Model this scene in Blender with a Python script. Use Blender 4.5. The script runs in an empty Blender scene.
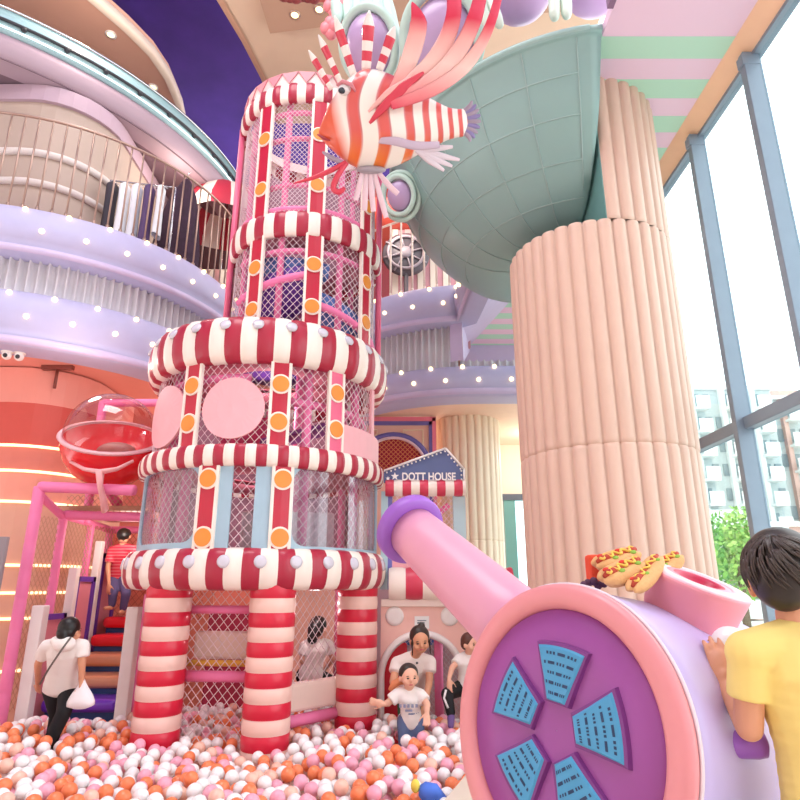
import bpy, math, random
from mathutils import Vector as V, Matrix
random.seed(11)
S = bpy.context.scene
COL = S.collection
PI = math.pi
R = math.radians
sin, cos = math.sin, math.cos

# ------------------------------------------------------------------ camera
CAMZ = 1.65
FPX = 615.0
TILT = math.atan(185 / 615)
cam = bpy.data.cameras.new('camera')
cam.sensor_width = 36
cam.lens = FPX / 800 * 36
cam.clip_end = 300
co = bpy.data.objects.new('camera', cam)
COL.objects.link(co)
co.location = (0, 0, CAMZ)
co.rotation_euler = (PI / 2 + TILT, 0, 0)
S.camera = co


def at(x, y, Y):
    """the point at depth Y (world) that the photograph shows at x, y"""
    v = 400 - y
    yw = FPX * cos(TILT) - v * sin(TILT)
    return V(((x - 400) / yw * Y, Y, CAMZ + (FPX * sin(TILT) + v * cos(TILT)) / yw * Y))


# ------------------------------------------------------------------ materials
def lin(h):
    h = h.lstrip('#')
    o = []
    for i in (0, 2, 4):
        c = int(h[i:i + 2], 16) / 255
        o.append(c / 12.92 if c <= .04045 else ((c + .055) / 1.055) ** 2.4)
    return (*o, 1)


MATS = {}


def mat(name, h, rough=.5, metal=0, emit=0, coat=0, var=.05, scale=6, bump=0, bscale=60, spec=.5):
    if name in MATS:
        return MATS[name]
    m = bpy.data.materials.new(name)
    m.use_nodes = True
    nt = m.node_tree
    b = nt.nodes['Principled BSDF']
    c = lin(h)
    tc = nt.nodes.new('ShaderNodeTexCoord')
    if var:
        nz = nt.nodes.new('ShaderNodeTexNoise')
        nz.inputs['Scale'].default_value = scale
        nz.inputs['Detail'].default_value = 3
        nt.links.new(tc.outputs['Object'], nz.inputs['Vector'])
        mx = nt.nodes.new('ShaderNodeMix')
        mx.data_type = 'RGBA'
        mx.inputs[6].default_value = (*[x * (1 - var) for x in c[:3]], 1)
        mx.inputs[7].default_value = (*[min(1, x * (1 + var)) for x in c[:3]], 1)
        nt.links.new(nz.outputs['Fac'], mx.inputs[0])
        nt.links.new(mx.outputs[2], b.inputs['Base Color'])
    else:
        b.inputs['Base Color'].default_value = c
    if bump:
        n2 = nt.nodes.new('ShaderNodeTexNoise')
        n2.inputs['Scale'].default_value = bscale
        nt.links.new(tc.outputs['Object'], n2.inputs['Vector'])
        bp = nt.nodes.new('ShaderNodeBump')
        bp.inputs['Strength'].default_value = bump
        bp.inputs['Distance'].default_value = .01
        nt.links.new(n2.outputs['Fac'], bp.inputs['Height'])
        nt.links.new(bp.outputs['Normal'], b.inputs['Normal'])
    b.inputs['Roughness'].default_value = rough
    b.inputs['Metallic'].default_value = metal
    b.inputs['Coat Weight'].default_value = coat
    b.inputs['Specular IOR Level'].default_value = spec
    if emit:
        b.inputs['Emission Color'].default_value = c
        b.inputs['Emission Strength'].default_value = emit
    MATS[name] = m
    return m


def glass(name, tint='#ffffff', gloss=.1, rough=.03, edge=.25):
    """thin clear sheet: mostly transparent with a faint reflection"""
    m = bpy.data.materials.new(name)
    m.use_nodes = True
    nt = m.node_tree
    nt.nodes.remove(nt.nodes['Principled BSDF'])
    out = nt.nodes['Material Output']
    t = nt.nodes.new('ShaderNodeBsdfTransparent')
    t.inputs[0].default_value = lin(tint)
    g = nt.nodes.new('ShaderNodeBsdfGlossy')
    g.inputs['Roughness'].default_value = rough
    lw = nt.nodes.new('ShaderNodeLayerWeight')
    lw.inputs['Blend'].default_value = .25
    mr = nt.nodes.new('ShaderNodeMath')
    mr.operation = 'MULTIPLY_ADD'
    mr.inputs[1].default_value = edge
    mr.inputs[2].default_value = gloss
    nt.links.new(lw.outputs['Facing'], mr.inputs[0])
    mx = nt.nodes.new('ShaderNodeMixShader')
    nt.links.new(mr.outputs[0], mx.inputs[0])
    nt.links.new(t.outputs[0], mx.inputs[1])
    nt.links.new(g.outputs[0], mx.inputs[2])
    nt.links.new(mx.outputs[0], out.inputs[0])
    MATS[name] = m
    return m


# ------------------------------------------------------------------ mesh builder
def basis(n):
    n = V(n).normalized()
    a = V((0, 0, 1)) if abs(n.z) < .9 else V((1, 0, 0))
    x = a.cross(n).normalized()
    return x, n.cross(x), n


class MB:
    def __init__(s):
        s.v, s.f, s.m, s.s = [], [], [], []

    def add(s, vs, fs, m=0, smooth=True):
        b = len(s.v)
        s.v += [V(p) for p in vs]
        for i, f in enumerate(fs):
            s.f.append([b + k for k in f])
            s.m.append(m[i] if isinstance(m, list) else m)
            s.s.append(smooth)
        return s

    def grid(s, fn, nu, nv, cu=False, cv=False, m=0, smooth=True):
        """fn(i, j) gives a point; i in 0..nu, j in 0..nv, closed where cu / cv"""
        mu = nu if cu else nu + 1
        mv = nv if cv else nv + 1
        vs = [fn(i, j) for i in range(mu) for j in range(mv)]
        fs, ms = [], []
        for i in range(nu):
            for j in range(nv):
                i2, j2 = (i + 1) % mu, (j + 1) % mv
                fs.append([i * mv + j, i2 * mv + j, i2 * mv + j2, i * mv + j2])
                ms.append(m(i, j) if callable(m) else m)
        return s.add(vs, fs, ms, smooth)

    def box(s, lo, hi, m=0):
        x0, y0, z0 = lo
        x1, y1, z1 = hi
        vs = [(x0, y0, z0), (x1, y0, z0), (x1, y1, z0), (x0, y1, z0), (x0, y0, z1), (x1, y0, z1), (x1, y1, z1), (x0, y1, z1)]
        return s.add(vs, [[0, 3, 2, 1], [4, 5, 6, 7], [0, 1, 5, 4], [1, 2, 6, 5], [2, 3, 7, 6], [3, 0, 4, 7]], m, False)

    def obox(s, c, ax, ay, az, hx, hy, hz, m=0):
        c, ax, ay, az = V(c), V(ax).normalized() * hx, V(ay).normalized() * hy, V(az).normalized() * hz
        vs = [c + i * ax + j * ay + k * az for k in (-1, 1) for i, j in ((-1, -1), (1, -1), (1, 1), (-1, 1))]
        return s.add(vs, [[0, 3, 2, 1], [4, 5, 6, 7], [0, 1, 5, 4], [1, 2, 6, 5], [2, 3, 7, 6], [3, 0, 4, 7]], m, False)

    def tube(s, pts, r, n=8, m=0, caps=True, closed=False, flat=1.0):
        pts = [V(p) for p in pts]
        k = len(pts)
        rs = r if isinstance(r, (list, tuple)) else [r] * k
        T = []
        for i in range(k):
            if closed:
                T.append((pts[(i + 1) % k] - pts[i - 1]).normalized())
            else:
                T.append((pts[min(i + 1, k - 1)] - pts[max(i - 1, 0)]).normalized())
        x, y, _ = basis(T[0])
        fr = []
        for i in range(k):
            t = T[i]
            x = (x - t * x.dot(t)).normalized()
            y = t.cross(x)
            fr.append((x.copy(), y.copy()))
        vs = []
        for i in range(k):
            for j in range(n):
                a = 2 * PI * j / n
                vs.append(pts[i] + fr[i][0] * (cos(a) * rs[i]) + fr[i][1] * (sin(a) * rs[i] * flat))
        fs, ms = [], []
        for i in range(k if closed else k - 1):
            for j in range(n):
                a, b = i, (i + 1) % k
                fs.append([a * n + j, a * n + (j + 1) % n, b * n + (j + 1) % n, b * n + j])
                ms.append(m(i, j) if callable(m) else m)
        if caps and not closed:
            fs.append(list(range(n))[::-1])
            fs.append([(k - 1) * n + j for j in range(n)])
            ms += [m(0, 0), m(k - 2, 0)] if callable(m) else [m, m]
        return s.add(vs, fs, ms, True)

    def lathe(s, prof, o=(0, 0, 0), axis=(0, 0, 1), n=32, m=0, a0=0, a1=2 * PI, sx=1, sy=1, xdir=None):
        """prof: (radius, height) along the axis"""
        x, y, z = basis(axis)
        if xdir is not None:
            x = V(xdir).normalized()
            y = z.cross(x)
        o = V(o)
        full = abs(a1 - a0 - 2 * PI) < 1e-6

        def fn(i, j):
            a = a0 + (a1 - a0) * i / n
            r, h = prof[j]
            return o + x * (r * cos(a) * sx) + y * (r * sin(a) * sy) + z * h
        return s.grid(fn, n, len(prof) - 1, cu=full, m=m)

    def ball(s, c, r, ax=None, nu=16, nv=10, m=0):
        c = V(c)
        rr = V((r, r, r)) if not hasattr(r, '__len__') else V(r)
        X, Y, Z = ax if ax else (V((1, 0, 0)), V((0, 1, 0)), V((0, 0, 1)))
        vs = [c - Z * rr.z]
        for j in range(1, nv):
            t = -PI / 2 + PI * j / nv
            for i in range(nu):
                a = 2 * PI * i / nu
                vs.append(c + X * (rr.x * cos(t) * cos(a)) + Y * (rr.y * cos(t) * sin(a)) + Z * (rr.z * sin(t)))
        vs.append(c + Z * rr.z)
        fs = []
        for i in range(nu):
            fs.append([0, 1 + (i + 1) % nu, 1 + i])
            for j in range(nv - 2):
                b = 1 + j * nu
                fs.append([b + i, b + (i + 1) % nu, b + nu + (i + 1) % nu, b + nu + i])
            b = 1 + (nv - 2) * nu
            fs.append([b + i, b + (i + 1) % nu, len(vs) - 1])
        return s.add(vs, fs, m, True)

    def cap(s, p0, p1, r0, r1, n=12):
        s.tube([p0, p1], [r0, r1], n)
        s.ball(p0, r0 * 1.0, nu=n, nv=8)
        s.ball(p1, r1 * 1.0, nu=n, nv=8)
        return s

    def prism(s, poly, o, ux, uy, d, m=0, side=None):
        """polygon (x, y) in the frame o, ux, uy, made d thick along ux x uy"""
        o, ux, uy = V(o), V(ux), V(uy)
        un = ux.cross(uy).normalized()
        k = len(poly)
        vs = [o + ux * p[0] + uy * p[1] for p in poly] + [o + ux * p[0] + uy * p[1] + un * d for p in poly]
        fs = [list(range(k))[::-1], [k + i for i in range(k)]] + [[i, (i + 1) % k, k + (i + 1) % k, k + i] for i in range(k)]
        return s.add(vs, fs, [m, m] + [m if side is None else side] * k, False)

    def mesh(s, name, mats, org=V((0, 0, 0))):
        me = bpy.data.meshes.new(name)
        me.from_pydata([tuple(p - org) for p in s.v], [], s.f)
        for m in (mats if isinstance(mats, (list, tuple)) else [mats]):
            me.materials.append(m)
        me.polygons.foreach_set('material_index', s.m)
        me.polygons.foreach_set('use_smooth', s.s)
        me.update()
        return me

    def build(s, name, mats, parent=None, loc=None, bevel=0, seg=2, fix=True):
        org = V(loc) if loc is not None else V((0, 0, 0))
        if parent is not None:
            org = worldloc(parent)
        me = s.mesh(name, mats, org)
        if fix:
            import bmesh
            bm = bmesh.new()
            bm.from_mesh(me)
            bmesh.ops.recalc_face_normals(bm, faces=bm.faces)
            bm.to_mesh(me)
            bm.free()
        o = bpy.data.objects.new(name, me)
        COL.objects.link(o)
        if parent is not None:
            o.parent = parent
        else:
            o.location = org
        if bevel:
            b = o.modifiers.new('bevel', 'BEVEL')
            b.width = bevel
            b.segments = seg
            b.limit_method = 'ANGLE'
            b.harden_normals = False
        return o


def worldloc(o):
    p = V((0, 0, 0))
    while o is not None:
        p = p + o.location
        o = o.parent
    return p


def tag(o, label=None, cat=None, group=None, kind=None):
    if label:
        o['label'] = label
    if cat:
        o['category'] = cat
    if group:
        o['group'] = group
    if kind:
        o['kind'] = kind
    return o


def thing(name, label, cat, loc, group=None):
    o = bpy.data.objects.new(name, None)
    o.empty_display_size = .1
    COL.objects.link(o)
    o.location = V(loc)
    return tag(o, label, cat, group)


def struct(o, label=None, cat=None):
    o['kind'] = 'structure'
    if label:
        o['label'] = label
        o['category'] = cat
    return o


def solid(mb, vox, smooth=5):
    """union of closed overlapping shapes as one continuous skin"""
    me = mb.mesh('tmp', [])
    o = bpy.data.objects.new('tmp', me)
    COL.objects.link(o)
    r = o.modifiers.new('r', 'REMESH')
    r.mode = 'VOXEL'
    r.voxel_size = vox
    if smooth:
        sm = o.modifiers.new('s', 'SMOOTH')
        sm.iterations = smooth
        sm.factor = .5
    dg = bpy.context.evaluated_depsgraph_get()
    me2 = bpy.data.meshes.new_from_object(o.evaluated_get(dg))
    bpy.data.objects.remove(o)
    out = MB()
    out.v = [v.co.copy() for v in me2.vertices]
    out.f = [list(p.vertices) for p in me2.polygons]
    out.m = [0] * len(out.f)
    out.s = [True] * len(out.f)
    bpy.data.meshes.remove(me2)
    return out


# nets as real crossed cords
def net_on(mb, P, w, h, p, r, q=None, step=.12):
    """P(s, t) maps a w x h sheet to space; cords run both ways on the bias"""
    q = q or p * 1.15
    slope = p / q
    k0 = -int(h * slope / p) - 1
    for sgn in (1, -1):
        for k in range(k0, int(w / p) + 1):
            s0 = k * p
            pts = []
            ta, tb = 0.0, h
            lo = (0 - s0) / slope
            hi = (w - s0) / slope
            ta, tb = max(0, lo), min(h, hi)
            if tb - ta < .02:
                continue
            nst = max(1, int((tb - ta) / step))
            for i in range(nst + 1):
                t = ta + (tb - ta) * i / nst
                sx = s0 + slope * t
                if sgn < 0:
                    sx = w - sx
                pts.append(P(sx, t))
            mb.tube(pts, r, 3, caps=False)
    return mb
# ------------------------------------------------------------------ colours
M_white = mat('white_paint', '#F4F1EE', .45)
M_lav = mat('lavender_paint', '#BDBBDE', .5)
M_lav2 = mat('lavender_trim', '#CFC2E4', .45)
M_rib = mat('white_ribbed_panel', '#DAD8DE', .55)
M_coral = mat('coral_plaster', '#EE9E90', .6, scale=2)
M_peach = mat('peach_plaster', '#EBB39B', .6, scale=2)
M_cream = mat('cream_plaster', '#F6E3CC', .6, scale=2)
M_terra = mat('terracotta_plaster', '#D79C86', .6, scale=2)
M_beige = mat('beige_plaster', '#D8BFA6', .6, scale=2)
M_brown = mat('brown_beige_plaster', '#B8967F', .6, scale=2)
M_mauve = mat('mauve_grey_plaster', '#A9929E', .6, scale=2)
M_mauved = mat('dark_mauve_plaster', '#7D6570', .6, scale=2)
M_night = mat('night_blue_paint', '#4E3296', .7, scale=1.2, var=.35)
M_copper = mat('copper_metal', '#B89C8E', .35, metal=.6)
M_chrome = mat('chrome_metal', '#C9CCD0', .2, metal=1)
M_dark = mat('dark_grey', '#33343A', .5)
M_steel = mat('blue_grey_steel', '#8797A8', .4, metal=.2)
M_steeld = mat('dark_window_steel', '#5C6470', .45, metal=.2)
M_bulb = mat('warm_bulb', '#FFDFA4', .4, emit=3.2, var=0)
M_led = mat('warm_led_strip', '#FFE3B0', .4, emit=1.7, var=0)
M_col = mat('peach_padded_vinyl', '#E0BFAC', .42, var=.03)
M_teal = mat('teal_window_frame', '#6FA6A2', .4)
M_cbar = mat('cream_metal', '#EBD9C8', .4)
M_pit = mat('pit_mat', '#E8B9A8', .8)
M_deck = mat('beige_deck_mat', '#DCCDBB', .7)
M_glass = glass('window_glass', '#f4fbfb', .03)
M_clear = glass('clear_acrylic', '#f4ecec', .03, .05, .6)

# ------------------------------------------------------------------ floors
o = MB().box((-11, 3.5, -.1), (4.2, 16, 0)).build('floor', M_pit)
struct(o, 'pinkish mat floor beneath the ball pit', 'floor')
mb = MB().prism([(.21, 4.05), (-9, 4.05), (-9, -6), (3.6, -6), (3.6, 13.3), (1.27, 13.3), (1.27, 7.05)], (0, 0, 0), (1, 0, 0), (0, 1, 0), .42)
o = mb.build('floor_deck', M_deck)
struct(o, 'raised beige mat floor at the edge of the ball pit', 'floor')

# ------------------------------------------------------------------ balconies round the atrium
def arc(c, r, a0, a1, n):
    return [(c[0] + r * cos(R(a0 + (a1 - a0) * i / n)), c[1] + r * sin(R(a0 + (a1 - a0) * i / n))) for i in range(n + 1)]


LC, LR = (-6.25, 10.45), 3.2
RC, RR = (1.4, 12.75), 3.05
left_path = arc(LC, LR, -145, 25, 60)
right_path = arc(RC, RR, 195, 262, 30) + [(1.07 + .11 * t, 9.79 - 1.63 * t) for t in (0.06, .3, .6, .85)]
right_low = arc(RC, RR, 195, 262, 30) + [(1.4, 9.7), (2.2, 9.7), (3.5, 9.7)]


def normals(p):
    out = []
    for i in range(len(p)):
        a, b = p[max(0, i - 1)], p[min(len(p) - 1, i + 1)]
        d = V((b[0] - a[0], b[1] - a[1])).normalized()
        out.append((d.y, -d.x))
    return out


def resample(p, step):
    out = [p[0]]
    acc = 0
    for a, b in zip(p, p[1:]):
        L = math.hypot(b[0] - a[0], b[1] - a[1])
        t = step - acc
        while t <= L:
            out.append((a[0] + (b[0] - a[0]) * t / L, a[1] + (b[1] - a[1]) * t / L))
            t += step
        acc = (acc + L) % step if L + acc >= step else acc + L
    return out


def sweep(mb, path, prof, m=0, sgn=1):
    nn = normals(path)

    def fn(i, j):
        off, z = prof[j]
        return V((path[i][0] + nn[i][0] * off * sgn, path[i][1] + nn[i][1] * off * sgn, z))
    return mb.grid(fn, len(path) - 1, len(prof) - 1, m=m)


upper_prof = [(-.6, 6.68), (0, 6.68), (.05, 6.64), (.13, 6.5), (.17, 6.32), (.14, 6.14), (.06, 6.06), (.09, 6.04), (.09, 5.98), (.0, 5.96), (-.25, 5.96)]
lower_prof = [(-.25, 5.42), (.0, 5.42), (.05, 5.38), (.12, 5.22), (.14, 5.05), (.1, 4.86), (.05, 4.76), (.08, 4.74), (.08, 4.66), (0, 4.64), (-.4, 4.64)]


def ribs(mb, path, z0, z1, off=-.18, pitch=.125):
    q = resample(path, pitch / 6)
    nn = normals(q)

    def fn(i, j):
        ph = (i % 6) / 6
        d = off - .03 + .09 * max(0, sin(ph * PI * 2)) ** .5
        return V((q[i][0] + nn[i][0] * d, q[i][1] + nn[i][1] * d, (z0, z1)[j]))
    return mb.grid(fn, len(q) - 1, 1)


BULBS = []
for side, path in (('left', left_path), ('right', right_path)):
    mb = MB()
    low = path if side == 'left' else right_low
    sweep(mb, path, upper_prof)
    sweep(mb, low, lower_prof if side == 'left' else [(o_, 4.62 + (z_ - 4.64) * .70) for o_, z_ in lower_prof])
    b = mb.build('trim_balcony_' + side, M_lav)
    struct(b, 'curved lavender balcony edge with bulbs on the %s of the striped tower' % side, 'balcony edge')
    rbm = ribs(MB(), path[:31] if side == 'right' else path, 5.0 if side == 'right' else 5.36, 6.0)
    if side == 'right':
        ribs(rbm, [(1.03, 9.72), (3.5, 9.72)], 5.0, 5.33)
    w = rbm.build('wall_balcony_' + side, M_rib)
    struct(w, 'white ribbed band under the %s balcony edge' % side, 'wall')
    mb = MB()
    sweep(mb, path, [(.085, 6.06), (.115, 6.05), (.115, 5.97), (.085, 5.96)])
    sweep(mb, low, [(.075, 4.76), (.105, 4.75), (.105, 4.66), (.075, 4.65)])
    mb.build('lip', M_lav2, b)

proto = None
for side, path, off0 in (('left', left_path, .1), ('right', right_path, .2)):
    for row, (z, off, sh, word) in enumerate([(6.6, .10, 0, 'top row, upper lavender band,'), (6.27, .185, .5, 'lower row, upper lavender band,'),
                                              (5.35, .08, 0, 'top row, lower lavender band,'), (5.02, .155, .5, 'lower row, lower lavender band,')]):
        lowr = side == 'right' and z < 5.5
        pts = resample(right_low if lowr else path, .52)
        nn = normals(pts)
        if lowr:
            z = 5.13 if row == 2 else 4.88
        for i in range(len(pts) - 1):
            a, b = pts[i], pts[i + 1]
            x = a[0] + (b[0] - a[0]) * sh + nn[i][0] * off
            y = a[1] + (b[1] - a[1]) * sh + nn[i][1] * off
            if side == 'left' and (x < -6.0 or y > 10.4):
                continue
            if side == 'right' and (x < -.75 or y > 12 or (y < 8.4)):
                continue
            if lowr and x > 2.3:
                continue
            lab = 'small lit bulb in the %s %s of tower' % (word, side)
            grp = 'bulbs in the %s, %s balcony' % (word, side)
            if proto is None:
                m = MB()
                m.ball((0, 0, 0), .035, nu=12, nv=8)
                proto = m.build('light_bulb', M_bulb)
                q = proto
            else:
                q = proto.copy()
                COL.objects.link(q)
            q.location = (x, y, z)
            tag(q, lab, 'light bulb', grp)

# slabs behind the balcony edges (second floor and its underside)
def slab(name, poly, z0, z1, m, kindlabel, cat):
    o = MB().prism(poly, (0, 0, z0), (1, 0, 0), (0, 1, 0), z1 - z0).build(name, m)
    return struct(o, kindlabel, cat)


lp = [p for p in left_path]
slab('ceiling_coral', lp[::1] + [(-3.3, 16), (-14, 16), (-14, 8.5)], 4.66, 5.4, M_coral, 'coral ceiling under the left balcony', 'ceiling')
slab('ceiling_upper_left', [(LC[0] + (p[0] - LC[0]) * .93, LC[1] + (p[1] - LC[1]) * .93) for p in lp] + [(-3.3, 16), (-14, 16), (-14, 8.7)], 5.4, 6.66, M_terra, 'second floor slab behind the left balcony edge', 'floor')
rp = right_path[:31]
slab('ceiling_peach', rp + [(1.4, 9.7), (3.6, 9.7), (3.6, 16), (-3.3, 16), (-3.3, 13.4)], 4.66, 5.02, mat('pale_peach_plaster', '#F8D6BE', .6), 'pale peach ceiling under the right balcony', 'ceiling')
slab('ceiling_upper_right', [(RC[0] + (p[0] - RC[0]) * .92, RC[1] + (p[1] - RC[1]) * .92) for p in rp] + [(1.06, 10.1), (1.06, 16), (-3.3, 16), (-3.3, 13.4)], 5.4, 6.66, M_terra, 'second floor slab behind the right balcony edge', 'floor')

# ------------------------------------------------------------------ railings
def railing(label, path, z0, z1, step, group, cond, M_copper=M_copper, th=1):
    t = thing('balcony_railing', label, 'railing', (path[len(path) // 2][0], path[len(path) // 2][1], z0), group)
    nn = normals(path)
    top = [V((p[0] - n[0] * .06, p[1] - n[1] * .06, z1)) for p, n in zip(path, nn)]
    MB().tube(top, .022, 6).build('top_rail', M_copper, t)
    q = resample(path, step)
    nq = normals(q)
    first = None
    for p, n in zip(q, nq):
        if not cond(p):
            continue
        if first is None:
            m = MB()
            c = (p[0] - n[0] * .06, p[1] - n[1] * .06)
            m.tube([(c[0], c[1], z0), (c[0], c[1], z1)], .014 * th, 6)
            m.tube([(c[0], c[1], z0 - .01), (c[0], c[1], z0 + .07)], .026, 6)
            first = m.build('baluster', M_copper, t)
            c0 = c
        else:
            d = first.copy()
            COL.objects.link(d)
            d.parent = t
            c = (p[0] - n[0] * .06, p[1] - n[1] * .06)
            d.location = (c[0] - c0[0], c[1] - c0[1], 0)
    return t


railing('copper railing with thin upright bars on the balcony left of the striped tower', left_path, 6.68, 8.22, .185, None, lambda p: p[1] < 11.3 and p[0] > -6.5)
railing('copper railing with thin upright bars on the balcony between tower and grey bowl', right_path[:31], 6.68, 8.2, .23, None, lambda p: p[0] > -1.3, M_cbar, 1.5)

# ------------------------------------------------------------------ coffer beside the big bowl: lavender side and striped soffit
mb = MB()
A0, A1 = V((1.0, 9.9, 5.98)), V((1.35, 5.2, 5.98))
A0, A1 = V((1.06, 9.72, 5.98)), V((1.22, 7.6, 5.98))
B0, B1 = V((1.62, 13.4, 7.0)), V((2.5, 9.6, 7.0))
mb.add([A0, A1, B1, B0], [[0, 1, 2, 3]], 0, False)
mb.add([A0, B0, B0 + V((0, 0, -.14)), A0 + V((.02, .1, -.7))], [[0, 1, 2, 3]], 0, False)
mb.add([A0, A0 + V((0, 0, -.7)), A0 + V((-.2, .1, -.7)), A0 + V((-.2, .1, 0))], [[0, 1, 2, 3]], 0, False)
o = mb.build('trim_coffer', M_lav2, fix=False)
struct(o, 'sloping lavender side of the striped ceiling recess', 'trim')

M_str = bpy.data.materials.new('pink_and_mint_stripes')
M_str.use_nodes = True
nt = M_str.node_tree
b = nt.nodes['Principled BSDF']
tc = nt.nodes.new('ShaderNodeTexCoord')
sp = nt.nodes.new('ShaderNodeSeparateXYZ')
nt.links.new(tc.outputs['Object'], sp.inputs[0])
m1 = nt.nodes.new('ShaderNodeMath')
m1.operation = 'MULTIPLY_ADD'
m1.inputs[1].default_value = 1 / .555
m1.inputs[2].default_value = -4.93 / .555 + 100
nt.links.new(sp.outputs['Y'], m1.inputs[0])
m2 = nt.nodes.new('ShaderNodeMath')
m2.operation = 'FRACT'
nt.links.new(m1.outputs[0], m2.inputs[0])
m3 = nt.nodes.new('ShaderNodeMath')
m3.operation = 'LESS_THAN'
m3.inputs[1].default_value = .5
nt.links.new(m2.outputs[0], m3.inputs[0])
m4 = nt.nodes.new('ShaderNodeMath')
m4.operation = 'GREATER_THAN'
m4.inputs[1].default_value = 4.9
nt.links.new(sp.outputs['Y'], m4.inputs[0])
m5 = nt.nodes.new('ShaderNodeMath')
m5.operation = 'MULTIPLY'
nt.links.new(m3.outputs[0], m5.inputs[0])
nt.links.new(m4.outputs[0], m5.inputs[1])
mx = nt.nodes.new('ShaderNodeMix')
mx.data_type = 'RGBA'
mx.inputs[6].default_value = lin('#F4D3EA')
mx.inputs[7].default_value = lin('#BDE8D2')
nt.links.new(m5.outputs[0], mx.inputs[0])
nt.links.new(mx.outputs[2], b.inputs['Base Color'])
b.inputs['Roughness'].default_value = .5
slab('ceiling', [(2.06, -6.0), (3.43, -6.0), (3.43, 13.5), (1.55, 13.5), (2.06, 11.5)], 7.0, 7.12, M_str, 'pink and mint striped ceiling beside the tall windows', 'ceiling')
MB().box((2.0, -6.0, 6.98), (2.06, 4.6, 9.5)).build('trim_fascia', mat('plum_fascia', '#8D6C8C', .5))
struct(bpy.data.objects['trim_fascia'], 'plum upright board along the striped ceiling edge', 'trim')
MB().box((1.2, 13.35, 6.5), (3.6, 13.5, 7.05)).build('trim_coffer_end', M_lav2)
struct(bpy.data.objects['trim_coffer_end'], 'lavender board closing the striped ceiling at the far end', 'trim')
rb = ribs(MB(), [(.6, 13.25), (3.6, 13.25)], 5.4, 6.55, 0).build('wall_back_band', M_rib)
struct(rb, 'white ribbed wall band far behind the peach columns', 'wall')

# ------------------------------------------------------------------ window wall on the right
fr = MB()
XW = 3.5
mb = MB().prism([(3.42, 6.995), (3.61, 6.87), (3.72, 7.1), (3.42, 7.1)], (0, -6, 0), (1, 0, 0), (0, 0, 1), -19.5)
o = mb.build('trim_window_head', mat('orange_peach_paint', '#FBD0AE', .5))
struct(o, 'peach strip along the top of the tall windows', 'trim')
wl = MB()
wl.box((3.6, -6, 6.84), (3.72, 13.5, 6.9))
for y in (-5.8, -4.6, -3.4, -2.2, -1.0, .2, 1.4, 2.6, 3.8, 5.0, 6.2, 7.4, 8.6, 9.8, 11.0, 12.2):
    wl.box((3.50, y, .4), (3.68, y + .085, 6.88))
    wl.box((3.48, y - .008, 6.72), (3.66, y + .093, 6.84))
wl.box((3.58, -6, 3.2), (3.7, 13.5, 3.33))
wl.box((3.5, -6, .0), (3.72, 13.5, .5))
o = wl.build('wall_right', M_steel, bevel=.006)
struct(o, 'blue grey steel frame of the tall window wall', 'window wall')
n = 1
for y0, y1 in ((3.9, 5.0), (5.09, 6.2), (6.29, 7.4), (7.49, 8.6), (8.69, 12.2)):
    for z0, z1 in ((.5, 3.2), (3.33, 6.84)):
        o = MB().box((3.655, y0, z0), (3.662, y1, z1)).build('window_%d' % n, M_glass)
        struct(o, 'clear glass pane of the tall window wall', 'window')
        n += 1

# ------------------------------------------------------------------ far walls
wb = MB()
wb.box((-14, 13.5, 0), (-1.2, 13.7, 4.7), 0)
o = wb.build('wall_back', M_coral)
struct(o, 'coral wall at the back of the play area', 'wall')
wb = MB()
wb.box((-1.2, 13.5, 0), (2.2, 13.7, 7.0), 0)
wb.box((2.2, 13.5, 3.5), (3.6, 13.7, 7.0), 0)
wb.box((2.2, 13.5, 0), (3.6, 13.7, .4), 0)
o = wb.build('wall_back_right', M_cream)
struct(o, 'cream wall between the two peach columns', 'wall')
M_teal = mat('teal_window_frame', '#6FA6A2', .4)
m = MB()
m.box((2.2, 13.42, 3.42), (3.6, 13.6, 3.55), 1)
m.box((2.26, 13.45, .4), (2.5, 13.6, 3.42))
m.box((3.4, 13.45, .4), (3.6, 13.6, 3.42))
m.box((2.42, 13.48, 1.45), (3.4, 13.58, 1.6))
o = m.build('window_%d' % n, [M_teal, M_steeld])
struct(o, 'teal framed window beyond the big peach column', 'window')
MB().box((2.42, 13.52, .4), (3.4, 13.53, 3.42)).build('pane', glass('teal_glass', '#e4f6f6', .04), o)
m = MB()
m.tube([(2.44, 13.44, 1.15), (2.44, 13.40, 1.25), (2.44, 13.44, 1.35)], .03, 8)
m.build('handle', M_chrome, o)

# second floor back walls and ceilings
MB().box((-14, 15.5, 6.66), (-3.3, 15.7, 9.7)).build('wall_upper_left', M_terra)
struct(bpy.data.objects['wall_upper_left'], 'terracotta wall behind the left balcony', 'wall')
m = MB()
P2 = [(-2.6, 14.4), (-.6, 13.1), (.35, 12.6)]
o = m.box((-3.3, 14.2, 6.66), (-.2, 14.4, 9.7)).build('wall_upper_right', mat('maroon_panel', '#A65563', .5))
struct(o, 'maroon wall behind the right balcony', 'wall')
# cream and pink upright panels beside it
m = MB()
k = 0
x = -.18
while x < 1.5:
    m.box((x, 12.6 + .02 * (k % 2), 6.66), (x + .14, 12.72, 9.6), k % 3 if k < 3 else k % 2)
    x += .145
    k += 1
o = m.build('trim_upper_panels', [mat('panel_cream', '#E9DFCE', .5), mat('panel_rose', '#C9939B', .5), mat('panel_pale_pink', '#DDB9B6', .5)])
struct(o, 'cream and rose upright wall panels behind the right balcony', 'wall panel')
MB().box((-3.3, 11.4, 9.62), (1.0, 16, 9.9)).build('ceiling_upper_red', mat('brick_red_plaster', '#B84A3C', .6))
struct(bpy.data.objects['ceiling_upper_red'], 'brick red ceiling above the right balcony', 'ceiling')

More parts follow.
